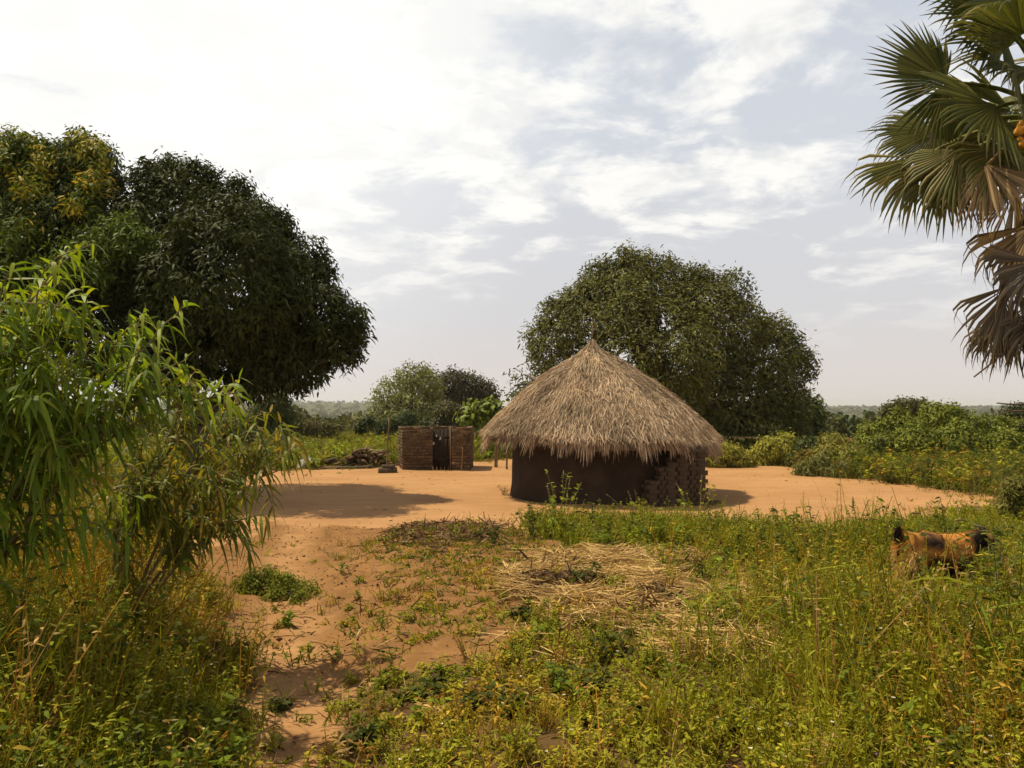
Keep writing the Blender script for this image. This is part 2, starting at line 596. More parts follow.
def crown(L, n, per, ll, lw, cols, droop=0.5, spread=0.25, shell=0.75, thr=0.0, freq=1.0, seed=0, ragged=0.12, out=0.7,
          prof=(0.25, 1.0, 0.8, 0.12), hang=0.3, colf=0.6):
    mb = MB()
    p, d, li = crown_points(L, n, shell, thr, freq, seed, ragged)
    m = len(p)
    cols = np.asarray(cols, float)
    # clumps of a tint of their own, by lobe and by place
    g = np.clip(n3(p, colf, seed + 40) + RNG.normal(size=m) * 0.12, 0, 0.999)
    ci = np.clip((g - 0.25) / 0.5, 0, 0.999) * (len(cols) - 1)
    a = np.floor(ci).astype(int); f = (ci - a)[:, None]
    cc = cols[a] * (1 - f) + cols[np.minimum(a + 1, len(cols) - 1)] * f
    cc = cc * np.exp(RNG.normal(size=(m, 1)) * 0.16)
    PP = np.repeat(p, per, 0) + RNG.normal(size=(m * per, 3)) * spread
    N = m * per
    od = np.repeat(d, per, 0)
    nv = nrm(od + np.array([0, 0, 0.35]) + RNG.normal(size=(N, 3)) * 0.45)
    D = nrm(nrm(np.cross(nv, RNG.normal(size=(N, 3)))) + od * out * 0.45 + np.array([0, 0, -hang]))
    strips(mb, PP, D, nrm(np.cross(nv, D)), ll * RNG.uniform(0.65, 1.25, N), lw * RNG.uniform(0.7, 1.2, N), prof, droop * RNG.uniform(0.3, 1.3, N), np.repeat(cc, per, 0))
    return mb


def limb_path(a, b, n=7, wob=0.12, sag=0.0):
    a = np.asarray(a, float); b = np.asarray(b, float)
    t = np.linspace(0, 1, n)[:, None]
    p = a + (b - a) * t
    l = np.linalg.norm(b - a)
    off = np.cumsum(RNG.normal(size=(n, 3)) * wob * l / n, 0)
    p = p + off * np.sin(np.pi * np.clip(t, 0, 1)) ** 0.5
    p[:, 2] += (np.sin(np.pi * t[:, 0]) * sag * l)
    p[0] = a
    return p


def trunk_mesh(base, L, h, r, nl=9, col=(0.15, 0.12, 0.08), fork=0.35, lean=0.0):
    mb = MB()
    base = np.asarray(base, float)
    top = base + np.array([lean, 0, h])
    pts = limb_path(base - np.array([0, 0, 0.15]), top, 8, 0.08)
    rad = r * np.array([1.5, 1.12, 1, .95, .92, .88, .85, .78])
    tube(mb, pts, rad, 10, col)
    order = RNG.permutation(len(L))[:nl]
    for i in order:
        tgt = L[i, :3] + RNG.normal(size=3) * L[i, 3:6] * 0.25
        st = pts[-1] * 0.8 + pts[-3] * 0.2
        lp = limb_path(st, tgt, 8, 0.25, 0.08)
        tube(mb, lp, np.linspace(r * 0.55, r * 0.10, 8), 7, col)
        for j in range(3):
            e = lp[5] + nrm(RNG.normal(size=3) + np.array([0, 0, 0.3])) * L[i, 3] * 0.8
            tube(mb, limb_path(lp[4 + j % 3], e, 5, 0.3), np.linspace(r * 0.2, r * 0.04, 5), 5, col)
    return mb


def tree(name, label, cat, base, L, trunk, crown_mb, leafmat, group=None, barkm=None):
    o = empty(name, tuple(base), label, cat, group)
    if trunk is not None: rebase(trunk, base).build('trunk', barkm or M['bark'], o, smooth=True)
    rebase(crown_mb, base).build('crown', leafmat, o)
    return o


# --- the broad dark mango tree that shades the yard
D0 = 21.0
L = lobes_px([(232, 270, 80, 21), (178, 225, 64, 21.5), (292, 308, 55, 21), (325, 326, 42, 20.5), (348, 322, 20, 20.6), (352, 338, 14, 20.5), (118, 205, 34, 21), (262, 345, 46, 20), (150, 262, 70, 20.5), (215, 320, 70, 19.5),
              (120, 320, 70, 21), (256, 238, 42, 21.5), (212, 208, 44, 21), (165, 190, 32, 21), (300, 262, 30, 21.2), (196, 180, 17, 21), (235, 195, 16, 21), (275, 225, 16, 21), (170, 345, 55, 20), (225, 280, 80, 18.9), (230, 280, 80, 23), (325, 345, 22, 20.6), (290, 368, 24, 20), (252, 374, 24, 19.5), (275, 350, 40, 22), (310, 372, 14, 20.2)], 0.85)
base = gpt(195, 21.3)
c = crown(lumpy(L, 9), 23000, 10, 0.165, 0.052, [(0.042, 0.050, 0.012), (0.032, 0.038, 0.010), (0.060, 0.072, 0.016), (0.046, 0.052, 0.013)], 0.5, 0.11, 0.80, 0.28, 1.1, 3, 0.13, 0.8, hang=0.15)
tree('mango_tree', 'broad dark green mango tree whose round crown shades the yard', 'tree', base, L, trunk_mesh(base, L[:12], 1.9, 0.30, 9), c, M['mango_leaf'])

# --- the mango tree with the yellow flush beside it
L = lobes_px([(38, 190, 52, 21), (85, 172, 38, 21), (20, 165, 32, 21), (60, 240, 62, 20.5), (-40, 220, 90, 21.5), (112, 262, 44, 20), (10, 290, 70, 20.5), (128, 240, 22, 19.2), (-60, 300, 80, 21), (80, 148, 14, 21), (95, 160, 17, 21)], 0.9)
base = gpt(-25, 21.5)
c = crown(lumpy(L, 9), 14500, 10, 0.165, 0.052, [(0.052, 0.068, 0.012), (0.075, 0.098, 0.015), (0.11, 0.14, 0.02)], 0.5, 0.11, 0.85, 0.30, 0.9, 9, 0.12, 0.6, hang=0.3)
# young yellow and orange leaves at the ends of the upper shoots
fl = lobes_px([(80, 145, 13, 20.4), (95, 156, 15, 20.2), (15, 147, 16, 20.4), (52, 164, 16, 19.9), (5, 165, 16, 20.0), (96, 182, 12, 19.6), (28, 186, 12, 19.3), (75, 205, 9, 19.2), (40, 150, 10, 20.2), (30, 225, 9, 19)], 1)
c2 = crown(fl, 560, 8, 0.16, 0.05, [(0.10, 0.14, 0.018), (0.30, 0.27, 0.025), (0.12, 0.16, 0.02), (0.55, 0.36, 0.03), (0.13, 0.17, 0.02), (0.10, 0.14, 0.018)], 0.4, 0.10, 0.75, 0.36, 2.0, 31, 0.15, 0.6, hang=-0.1, colf=0.8)
o = tree('mango_tree', 'mango tree with yellow and orange young leaves on its top shoots', 'tree', base, L, trunk_mesh(base, L, 2.4, 0.34, 9), c, M['mango_leaf'])
c3 = crown(lobes_px([(112, 238, 15, 18.6), (130, 246, 13, 18.5), (122, 228, 9, 18.7), (142, 240, 8, 18.8), (55, 262, 16, 18.6), (98, 272, 10, 18.5), (20, 235, 12, 19), (75, 245, 9, 18.7)], 1), 560, 8, 0.16, 0.05, [(0.075, 0.11, 0.016), (0.12, 0.16, 0.020), (0.06, 0.085, 0.014)], 0.4, 0.16, 0.75, 0.3, 2.0, 33, 0.3, 0.6, hang=0.0)
g = rebase(c3, base).build('young_leaves', M['leaf'], o)
g['label'] = 'fresh light green young leaves'
f = rebase(c2, base).build('young_leaves', M['leaf'], o)
f['label'] = 'yellow and orange young leaves'

# --- the great tree behind the hut
D1 = 38.0
L = lobes_px([(640, 318, 64, 38), (608, 335, 58, 37.5), (690, 335, 66, 38), (738, 375, 62, 38), (570, 350, 48, 38), (650, 290, 40, 38.5), (625, 278, 27, 38), (700, 305, 38, 38.5),
              (720, 330, 50, 37), (765, 380, 44, 38), (730, 415, 48, 37), (780, 412, 30, 37.5), (650, 370, 80, 36), (545, 375, 34, 38), (523, 385, 17, 38), (560, 320, 24, 38), (680, 400, 60, 37.5),
              (735, 287, 17, 38), (722, 298, 14, 38), (600, 288, 22, 38), (775, 350, 26, 38), (794, 370, 19, 38), (572, 304, 15, 38), (553, 335, 14, 38), (526, 372, 16, 38), (626, 262, 17, 38), (598, 276, 15, 38), (662, 272, 16, 38), (698, 280, 16, 38), (776, 330, 17, 38), (792, 345, 15, 38), (805, 360, 11, 38), (512, 384, 13, 38), (590, 286, 12, 38)], 0.85)
base = gpt(668, 38.5)
c = crown(lumpy(L, 9, (0.22, 0.42)), 22000, 9, 0.22, 0.07, [(0.080, 0.084, 0.019), (0.130, 0.130, 0.029), (0.092, 0.096, 0.021), (0.165, 0.160, 0.038)], 0.3, 0.17, 0.85, 0.32, 0.8, 5, 0.16, 0.85, prof=(0.3, 1, 0.9, 0.2), hang=0.05)
# loose outer sprays
sp = L.copy(); sp[:, 3:6] *= 1.05
c.v += (c2 := crown(sp, 1500, 7, 0.22, 0.07, [(0.085, 0.080, 0.022), (0.11, 0.10, 0.030)], 0.3, 0.16, 1.0, 0.44, 1.1, 8, 0.05, 0.9)).v
c.q += [q + c.n for q in c2.q]; c.c += c2.c; c.n += c2.n
tree('shade_tree', 'great dense olive green tree standing behind the thatched hut', 'tree', base, L, trunk_mesh(base, L, 2.4, 0.45, 12), c, M['leaf'])

# --- a rounded small tree on its right flank
L = lobes_px([(806, 410, 15, 40), (800, 425, 17, 40), (812, 424, 11, 40), (795, 440, 18, 40)], 1)
base = gpt(803, 40)
c = crown(L, 900, 8, 0.28, 0.10, [(0.085, 0.10, 0.025), (0.11, 0.125, 0.03)], 0.3, 0.15, 0.8, 0.2, 1)
tree('small_tree', 'small round yellow green tree at the right edge of the great tree', 'tree', base, L, trunk_mesh(base, L, 1.0, 0.1, 4), c, M['leaf'])

# --- pale feathery tree and dark umbrella tree beyond the brick shelter
L = lobes_px([(410, 380, 16, 62), (395, 392, 18, 62), (425, 388, 17, 62), (385, 405, 16, 62), (415, 405, 22, 62), (400, 420, 26, 62), (430, 412, 18, 62), (378, 425, 16, 62), (425, 372, 9, 62)], 1.0)
base = gpt(412, 62)
c = crown(L, 2300, 8, 0.26, 0.10, [(0.165, 0.175, 0.045), (0.22, 0.225, 0.06)], 0.3, 0.22, 0.8, 0.40, 0.9, 12, 0.25, 0.6)
tree('feathery_tree', 'pale green feathery tree showing its limbs behind the brick shelter', 'tree', base, L, trunk_mesh(base, L, 2.6, 0.22, 9), c, M['leaf'])
L = lobes_px([(452, 386, 16, 70), (438, 390, 12, 70), (470, 390, 16, 70), (485, 394, 12, 70), (460, 398, 16, 70), (445, 400, 12, 70), (478, 402, 12, 70)], 1.0)
base = gpt(460, 70)
c = crown(L, 1800, 8, 0.30, 0.13, [(0.062, 0.060, 0.026), (0.085, 0.075, 0.034)], 0.3, 0.25, 0.8, 0.25, 0.6, 14, 0.12, 0.6)
tree('umbrella_tree', 'dark brownish umbrella shaped tree behind the brick shelter', 'tree', base, L, trunk_mesh(base, L, 3.0, 0.25, 7), c, M['leaf'])


def bush(name, label, spec, n, per, ll, lw, cols, dist=None, group=None, depth=1.0, mat='leaf', thr=0.25, seed=0, cat='bush', ragged=0.16, stems=6, **kw):
    L = lobes_px(spec, depth)
    cx = np.average(L[:, 0], weights=L[:, 3]); cy = np.average(L[:, 1], weights=L[:, 3])
    base = np.array([cx, cy, float(H(cx, cy))])
    c = crown(lumpy(L, 5, (0.25, 0.5)), int(n * 1.7), per, ll * 0.8, lw * 0.8, cols, 0.35, kw.pop('spread', ll * 0.5), 0.8, thr, kw.pop('freq', 1.2), seed, ragged, 0.7, **kw)
    o = empty(name, tuple(base), label, cat, group)
    mb = MB()
    for i in range(stems):
        l = L[RNG.integers(len(L))]
        tube(mb, limb_path(base + np.array([RNG.normal() * 0.15, RNG.normal() * 0.15, -0.05]), l[:3] + RNG.normal(size=3) * l[3:6] * 0.4, 6, 0.2), np.linspace(0.035, 0.008, 6), 5, (0.15, 0.11, 0.06))
    rebase(mb, base).build('stem', M['bark'], o, smooth=True)
    rebase(c, base).build('foliage', M[mat], o)
    return o


# --- bushes around the far edge of the yard
bush('bush', 'dark rounded bush below the pale feathery tree', [(405, 425, 15, 50), (390, 432, 14, 50), (425, 430, 12, 50)], 900, 8, 0.24, 0.09, [(0.045, 0.058, 0.02), (0.06, 0.075, 0.025)])
bush('bush', 'olive bush between brick shelter and dark umbrella tree', [(447, 412, 12, 46), (460, 416, 11, 46), (440, 425, 10, 46), (455, 428, 12, 46)], 900, 8, 0.22, 0.08, [(0.09, 0.085, 0.035), (0.12, 0.11, 0.045)])
bush('bush', 'small dark bush in the tall grass left of the brick shelter', [(370, 424, 8, 46), (380, 428, 8, 46), (360, 428, 6, 46)], 350, 8, 0.22, 0.09, [(0.05, 0.065, 0.025), (0.07, 0.085, 0.03)])
bush('bush', 'olive bushy tree half hidden below the mango crown', [(276, 402, 12, 44), (265, 412, 15, 44), (284, 415, 10, 44), (255, 430, 18, 44), (278, 432, 14, 44)], 1200, 8, 0.24, 0.09, [(0.10, 0.11, 0.028), (0.075, 0.085, 0.024)])
bush('bush', 'yellow green bush at the field edge behind the long leaved shrub', [(232, 430, 22, 36), (210, 440, 22, 36), (252, 445, 14, 36), (185, 440, 22, 36)], 1200, 8, 0.22, 0.08, [(0.13, 0.12, 0.028), (0.10, 0.11, 0.025)])
bush('bush', 'low brownish bush standing in the tall grass field', [(312, 428, 9, 44), (325, 432, 9, 44), (300, 434, 8, 44), (338, 430, 7, 44)], 420, 8, 0.2, 0.07, [(0.12, 0.10, 0.04), (0.10, 0.10, 0.03)])
# big leaved young tree behind the shelter
L = lobes_px([(482, 414, 9, 36), (470, 418, 8, 36), (494, 410, 8, 36), (488, 424, 9, 36), (500, 420, 8, 36), (476, 408, 6, 36)], 1.0)
base = gpt(486, 36)
c = crown(L, 260, 6, 0.30, 0.15, [(0.11, 0.15, 0.02), (0.16, 0.20, 0.03)], 0.45, 0.16, 0.9, 0.1, 1, 4, 0.2, 0.7, prof=(0.3, 1, 0.9, 0.25))
tree('broadleaf_tree', 'young tree with large bright leaves between shelter and hut', 'tree', base, L, trunk_mesh(base, L, 1.1, 0.06, 5), c, M['leaf'])
# shrubs under the great tree and along the right edge of the yard
bush('shrub', 'yellow green shrub just right of the hut eave', [(722, 452, 11, 30), (735, 456, 12, 30), (712, 458, 10, 30), (745, 462, 9, 30)], 600, 8, 0.16, 0.06, [(0.23, 0.22, 0.03), (0.30, 0.27, 0.04)])
bush('shrub', 'sunlit lime shrub with a rounded top under the great tree', [(770, 450, 14, 31), (785, 446, 14, 31), (760, 458, 11, 31), (790, 458, 12, 31)], 800, 8, 0.16, 0.06, [(0.24, 0.235, 0.03), (0.32, 0.29, 0.045)])
bush('shrub', 'dark green shrub between two lime shrubs at the yard edge', [(806, 448, 11, 30.5), (812, 458, 12, 30), (800, 462, 11, 30)], 600, 8, 0.16, 0.06, [(0.055, 0.07, 0.02), (0.08, 0.095, 0.025)])
bush('shrub', 'pale yellow arching shrub left of the large green thicket', [(830, 444, 12, 30), (842, 450, 14, 29), (825, 456, 11, 29), (850, 458, 12, 28)], 750, 8, 0.18, 0.055, [(0.23, 0.21, 0.04), (0.17, 0.165, 0.03)])
bush('shrub', 'arching shrub with drooping pale leaves at the bend of the yard edge', [(822, 466, 11, 26.5), (838, 468, 11, 26), (808, 470, 9, 26.5)], 450, 8, 0.2, 0.05, [(0.12, 0.125, 0.03), (0.15, 0.15, 0.04)])
bush('thicket', 'large bright green rounded thicket beyond the tall grass', [(900, 432, 22, 33), (935, 427, 24, 33), (968, 431, 24, 33), (995, 435, 22, 33), (1020, 439, 22, 33), (872, 439, 17, 33), (915, 447, 24, 31), (955, 447, 26, 31), (1000, 453, 24, 31), (865, 449, 14, 32), (950, 422, 18, 33), (1050, 447, 26, 32), (885, 453, 20, 31)],
     4800, 8, 0.20, 0.085, [(0.11, 0.135, 0.016), (0.18, 0.195, 0.022), (0.075, 0.092, 0.014)], thr=0.3, stems=14, cat='thicket')
bush('bush', 'olive bush crown rising behind the bright green thicket', [(905, 408, 10, 42), (920, 410, 10, 42), (890, 412, 9, 42), (908, 418, 12, 42)], 650, 8, 0.22, 0.08, [(0.10, 0.10, 0.03), (0.085, 0.08, 0.028)])
bush('bush', 'dark bush behind the thicket at the right edge of the view', [(1018, 414, 12, 45), (1035, 416, 14, 45), (1003, 420, 9, 45), (1030, 430, 15, 45)], 700, 8, 0.24, 0.09, [(0.045, 0.055, 0.022), (0.06, 0.07, 0.026)])
bush('shrub', 'yellowish shrub near the goat at the right edge of the yard', [(1012, 488, 11, 15), (1026, 496, 15, 15), (1008, 506, 10, 15), (1024, 510, 12, 15)], 600, 8, 0.075, 0.032, [(0.20, 0.165, 0.03), (0.15, 0.15, 0.03)], stems=8)

# --- the wooded plain and ridge in the distance (one mass)
def far_wood():
    mb = MB()
    n = 12000
    d = 75 * np.exp(RNG.random(n) * math.log(3000 / 75.0))
    u = RNG.uniform(-0.95, 0.95, n)
    x = u * d; y = d.copy()
    keep = (fbm(x / (20 + d * 0.08), y / (20 + d * 0.16), 77) > 0.42 - 0.27 * sstep(200, 900, d))
    x, y, d = x[keep], y[keep], d[keep]
    n = len(x)
    z = H(x, y)
    r = RNG.uniform(1.2, 3.2, n) * (1 + 1.0 * sstep(200, 1500, d)) * np.where(d < 160, 0.62, 1)
    hgt = r * RNG.uniform(0.9, 1.6, n)
    per = 56
    pal = np.array([(0.055, 0.068, 0.024), (0.09, 0.095, 0.034), (0.12, 0.115, 0.045), (0.045, 0.058, 0.022), (0.075, 0.085, 0.03)])
    col = pal[RNG.integers(len(pal), size=n)] * np.exp(RNG.normal(size=(n, 1)) * 0.15)
    dirs = nrm(RNG.normal(size=(n, per, 3)))
    dirs[:, :, 2] = np.abs(dirs[:, :, 2]) * 1.1 - 0.25
    rad = RNG.uniform(0.65, 1.05, (n, per, 1))
    p = np.stack([x, y, z + hgt * 0.35], -1)[:, None] + dirs * rad * np.stack([r, r, hgt * 0.75], -1)[:, None]
    p = p.reshape(-1, 3)
    D = nrm(dirs.reshape(-1, 3) * 0.4 + RNG.normal(size=(n * per, 3)))
    s = np.repeat(r, per) * RNG.uniform(0.20, 0.45, n * per)
    strips(mb, p - D * (s * 0.5)[:, None], D, perp(D, 1.2), s, s * 0.75, (0.35, 1, 0.35), 0.1, np.repeat(col, per, 0))
    o = mb.build('woods', M['far_leaf'])
    tag(o, 'distant wooded plain and ridge fading into the haze', 'woods', kind='stuff')


far_wood()

# ================================================================== the hut
HUT = np.array([2.45, 21.0, 0.0])
hz = float(H(HUT[0], HUT[1]))


def hut():
    o = empty('thatched_hut', (HUT[0], HUT[1], hz), 'round mud hut with a shaggy grey brown thatched roof', 'hut')
    # wall: a slightly uneven drum of mud
    mb = MB()
    n, m = 96, 16
    th = np.linspace(0, 2 * np.pi, n, endpoint=False); zz = np.linspace(-0.1, 2.05, m)
    T, Z = np.meshgrid(th, zz)
    r = 2.45 + (fbm(T * 3, Z * 1.5, 51) - 0.5) * 0.09 + 0.04 * sstep(0.30, 0.0, Z)
    v = np.stack([r * np.cos(T), r * np.sin(T), Z], -1).reshape(-1, 3)
    idx = np.arange(n * m).reshape(m, n)
    q = np.stack([idx[:-1], np.roll(idx[:-1], -1, 1), np.roll(idx[1:], -1, 1), idx[1:]], -1).reshape(-1, 4)
    mb.add(v, q)
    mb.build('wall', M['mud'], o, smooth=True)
    # roof
    mb = MB()
    apex = np.array([-0.33, 0.0, 4.0])
    cen = np.array([-0.10, 0.0, 0.0])
    EZ = 1.64

    def roof_pt(th, s, lift=0.0):
        """s = 0 at the peak, 1 at the eave"""
        th = np.asarray(th, float); s = np.asarray(s, float)
        re = 3.06 + (fbm(np.cos(th) * 2.6 + 5, np.sin(th) * 2.6 + 5, 61) - 0.5) * 0.6
        prof = np.interp(s, [0, .03, .07, .15, .29, .45, .63, .8, .88, .95, 1.0], [1.0, .95, .905, .835, .735, .60, .43, .255, .165, .08, 0.0])
        zz = EZ + (4.0 - EZ) * prof - 0.10 * np.sin(th + 2.2) * s ** 2 - 0.06 * s ** 6
        k = s
        x = apex[0] * (1 - k) + cen[0] * k + re * s * np.cos(th)
        y = re * s * np.sin(th)
        lump = (fbm(th * 4, s * 5, 63) - 0.5) * 0.19 * np.minimum(s * 4, 1)
        return np.stack([x, y, zz + lift + lump], -1)

    n = 120; ss = np.concatenate([[0.004], np.linspace(0.03, 1, 26)])
    T, S = np.meshgrid(np.linspace(0, 2 * np.pi, n, endpoint=False), ss)
    top = roof_pt(T, S, -0.05)
    inn = roof_pt(T, S * 0.985, -0.30)
    idx = np.arange(n * len(ss)).reshape(len(ss), n)
    q = np.stack([idx[:-1], np.roll(idx[:-1], -1, 1), np.roll(idx[1:], -1, 1), idx[1:]], -1).reshape(-1, 4)
    k = n * len(ss)
    last = idx[-1]
    rim = np.stack([last, np.roll(last, -1), np.roll(last, -1) + k, last + k], -1)
    mb.add(np.concatenate([top.reshape(-1, 3), inn.reshape(-1, 3)]), np.concatenate([q[:, ::-1], q + k, rim]), None, (0.13, 0.09, 0.055))
    # straw laid in rough courses down the slope
    N = 95000
    s = np.sqrt(RNG.random(N)) * 0.985 + 0.012
    s = np.clip(s, 0.012, 0.99)
    th = RNG.random(N) * 2 * np.pi
    p = roof_pt(th, s, 0.0); p2 = roof_pt(th + RNG.normal(size=N) * 0.03, np.minimum(s + 0.05, 1.0) + (s > .95) * 0.02, 0.0)
    D = nrm(p2 - p)
    out = np.stack([np.cos(th), np.sin(th), np.full(N, 0.9)], -1)
    D = nrm(D + out * RNG.uniform(-0.03, 0.10, N)[:, None] + RNG.normal(size=(N, 3)) * 0.11)
    p = p + out * RNG.uniform(-0.05, 0.035, N)[:, None]
    Lg = RNG.uniform(0.12, 0.34, N) * np.minimum(1, 0.4 + s * 2)
    pal = np.array([(0.46, 0.335, 0.22), (0.35, 0.25, 0.16), (0.56, 0.43, 0.30), (0.19, 0.13, 0.08), (0.42, 0.295, 0.18)])
    tone = 0.5 + 1.05 * fbm(th * 3.2, s * 5.0, 67)
    col = pal[RNG.integers(5, size=N)] * tone[:, None]
    strips(mb, p, D, perp(D, 0.5), Lg, RNG.uniform(0.006, 0.014, N), (0.8, 1, 0.8, 0.25), RNG.uniform(0.0, 0.3, N), col)
    # hanging fringe of the eave
    N = 26000
    th = RNG.random(N) * 2 * np.pi
    cl = sstep(0.28, 0.72, fbm(th * 14, th * 0 + 1.5, 71, 3))
    p = roof_pt(th, RNG.uniform(0.88, 1.0, N), 0.0) + np.stack([np.zeros(N), np.zeros(N), RNG.uniform(-0.22, 0.03, N)], -1)
    out = np.stack([np.cos(th), np.sin(th), np.full(N, -1.5)], -1)
    D = nrm(out + RNG.normal(size=(N, 3)) * 0.22)
    col = pal[RNG.integers(5, size=N)] * (0.8 + 0.4 * cl)[:, None]
    strips(mb, p, D, perp(D, 0.5), RNG.uniform(0.08, 0.32, N) * (0.40 + 0.85 * cl), RNG.uniform(0.008, 0.018, N), (0.8, 1, 0.8, 0.2), RNG.uniform(0.1, 0.6, N), col)
    # a few stray stems that stick out
    N = 300
    th = RNG.random(N) * 2 * np.pi; s = np.sqrt(RNG.random(N)) * 0.98 + 0.01
    p = roof_pt(th, s, 0.0)
    D = nrm(np.stack([np.cos(th), np.sin(th), RNG.uniform(-0.6, 0.5, N)], -1) + RNG.normal(size=(N, 3)) * 0.3)
    strips(mb, p, D, perp(D), RNG.uniform(0.10, 0.2, N), 0.007, (1, 1, 0.7, 0.3), 0.2, pal[RNG.integers(5, size=N)])
    # tied tuft at the peak
    N = 700
    th = RNG.random(N) * 2 * np.pi
    p = apex + np.stack([np.cos(th) * 0.05, np.sin(th) * 0.05, RNG.uniform(-0.05, 0.06, N)], -1)
    D = nrm(np.stack([np.cos(th) * 0.55, np.sin(th) * 0.55, np.full(N, -1.0)], -1) + RNG.normal(size=(N, 3)) * 0.12)
    strips(mb, p, D, perp(D), RNG.uniform(0.2, 0.5, N), 0.016, (0.7, 1, 0.8, 0.3), 0.0, pal[RNG.integers(5, size=N)])
    mb.build('thatch_roof', M['thatch'], o)
    mb = MB()
    tube(mb, [apex + np.array([0, 0, -0.3]), apex + np.array([0.0, 0, 0.2]), apex + np.array([0.01, 0, 0.52])], [0.018, 0.015, 0.009], 6, (0.12, 0.09, 0.06))
    mb.build('centre_pole', M['wood'], o)
    for k in range(18):
        th = k / 18 * 2 * np.pi + 0.1
        mb = MB()
        a = roof_pt(np.array([th]), np.array([0.93]), -0.36)[0]; b = roof_pt(np.array([th]), np.array([0.3]), -0.36)[0]
        tube(mb, limb_path(a, b, 5, 0.03), [0.025, 0.03, 0.03, 0.03, 0.03], 6)
        mb.build('rafter', M['wood'], o, smooth=True)


hut()


def brick_col():
    b = np.array([(0.115, 0.072, 0.038), (0.14, 0.09, 0.047), (0.09, 0.058, 0.032), (0.13, 0.085, 0.047)])[RNG.integers(4)]
    return b * math.exp(RNG.normal() * 0.12)


# --- loose bricks stacked against the hut
mb = MB()
box(mb, (0, 0, 0.05), (0.27, 0.13, 0.098), col=(0.072, 0.046, 0.028), bev=0.006, jit=0.004)
proto = mb.build('mud_brick', M['brick'], link=False)
st = np.array([3.06, 18.30]); dr = nrm(np.array([1.5, 0.33])); ang = math.atan2(dr[1], dr[0]); ny = np.array([-dr[1], dr[0]])
brz = float(H(3.8, 18.4)) - 0.01
first = True
for c_ in range(13):
    for row in range(2):
        k = 0
        u = 0.0
        while u < 1.40:
            hlim = np.interp(u, [0, 0.2, 0.35, 0.6, 0.8, 1.2, 1.40], [0.65, 0.82, 1.0, 1.22, 1.33, 1.33, 0.8])
            flip = (k % 3 == 1) and row == 0
            wd = 0.145 if flip else 0.285
            if (c_ + 1) * 0.102 <= hlim + 0.04 + RNG.normal() * 0.02:
                pos = st + dr * (u + wd / 2 + (0.06 if c_ % 2 else 0) + RNG.normal() * 0.004) + ny * (row * 0.20 + (0.06 if flip else 0) + RNG.normal() * 0.006)
                b = proto if first else proto.copy()
                first = False
                COL.objects.link(b)
                b.location = (pos[0], pos[1], brz + c_ * 0.102)
                b.rotation_euler = (RNG.normal() * 0.01, RNG.normal() * 0.01, ang + (math.pi / 2 if flip else 0) + RNG.normal() * 0.02)
                tag(b, 'brown mud brick in the loose stack against the hut wall', 'brick', 'mud bricks stacked under the hut eave')
            u += wd + 0.008
            k += 1
# two fallen bricks at the foot of the stack
for (px, d, a, lb) in ((714, 18.6, 0.5, 'fallen mud brick on the ground at the right end of the stack'),):
    b = proto.copy(); COL.objects.link(b)
    g = gpt(px, d); b.location = (g[0], g[1], g[2]); b.rotation_euler = (0, 0.02, a)
    tag(b, lb, 'brick', 'mud bricks stacked under the hut eave')

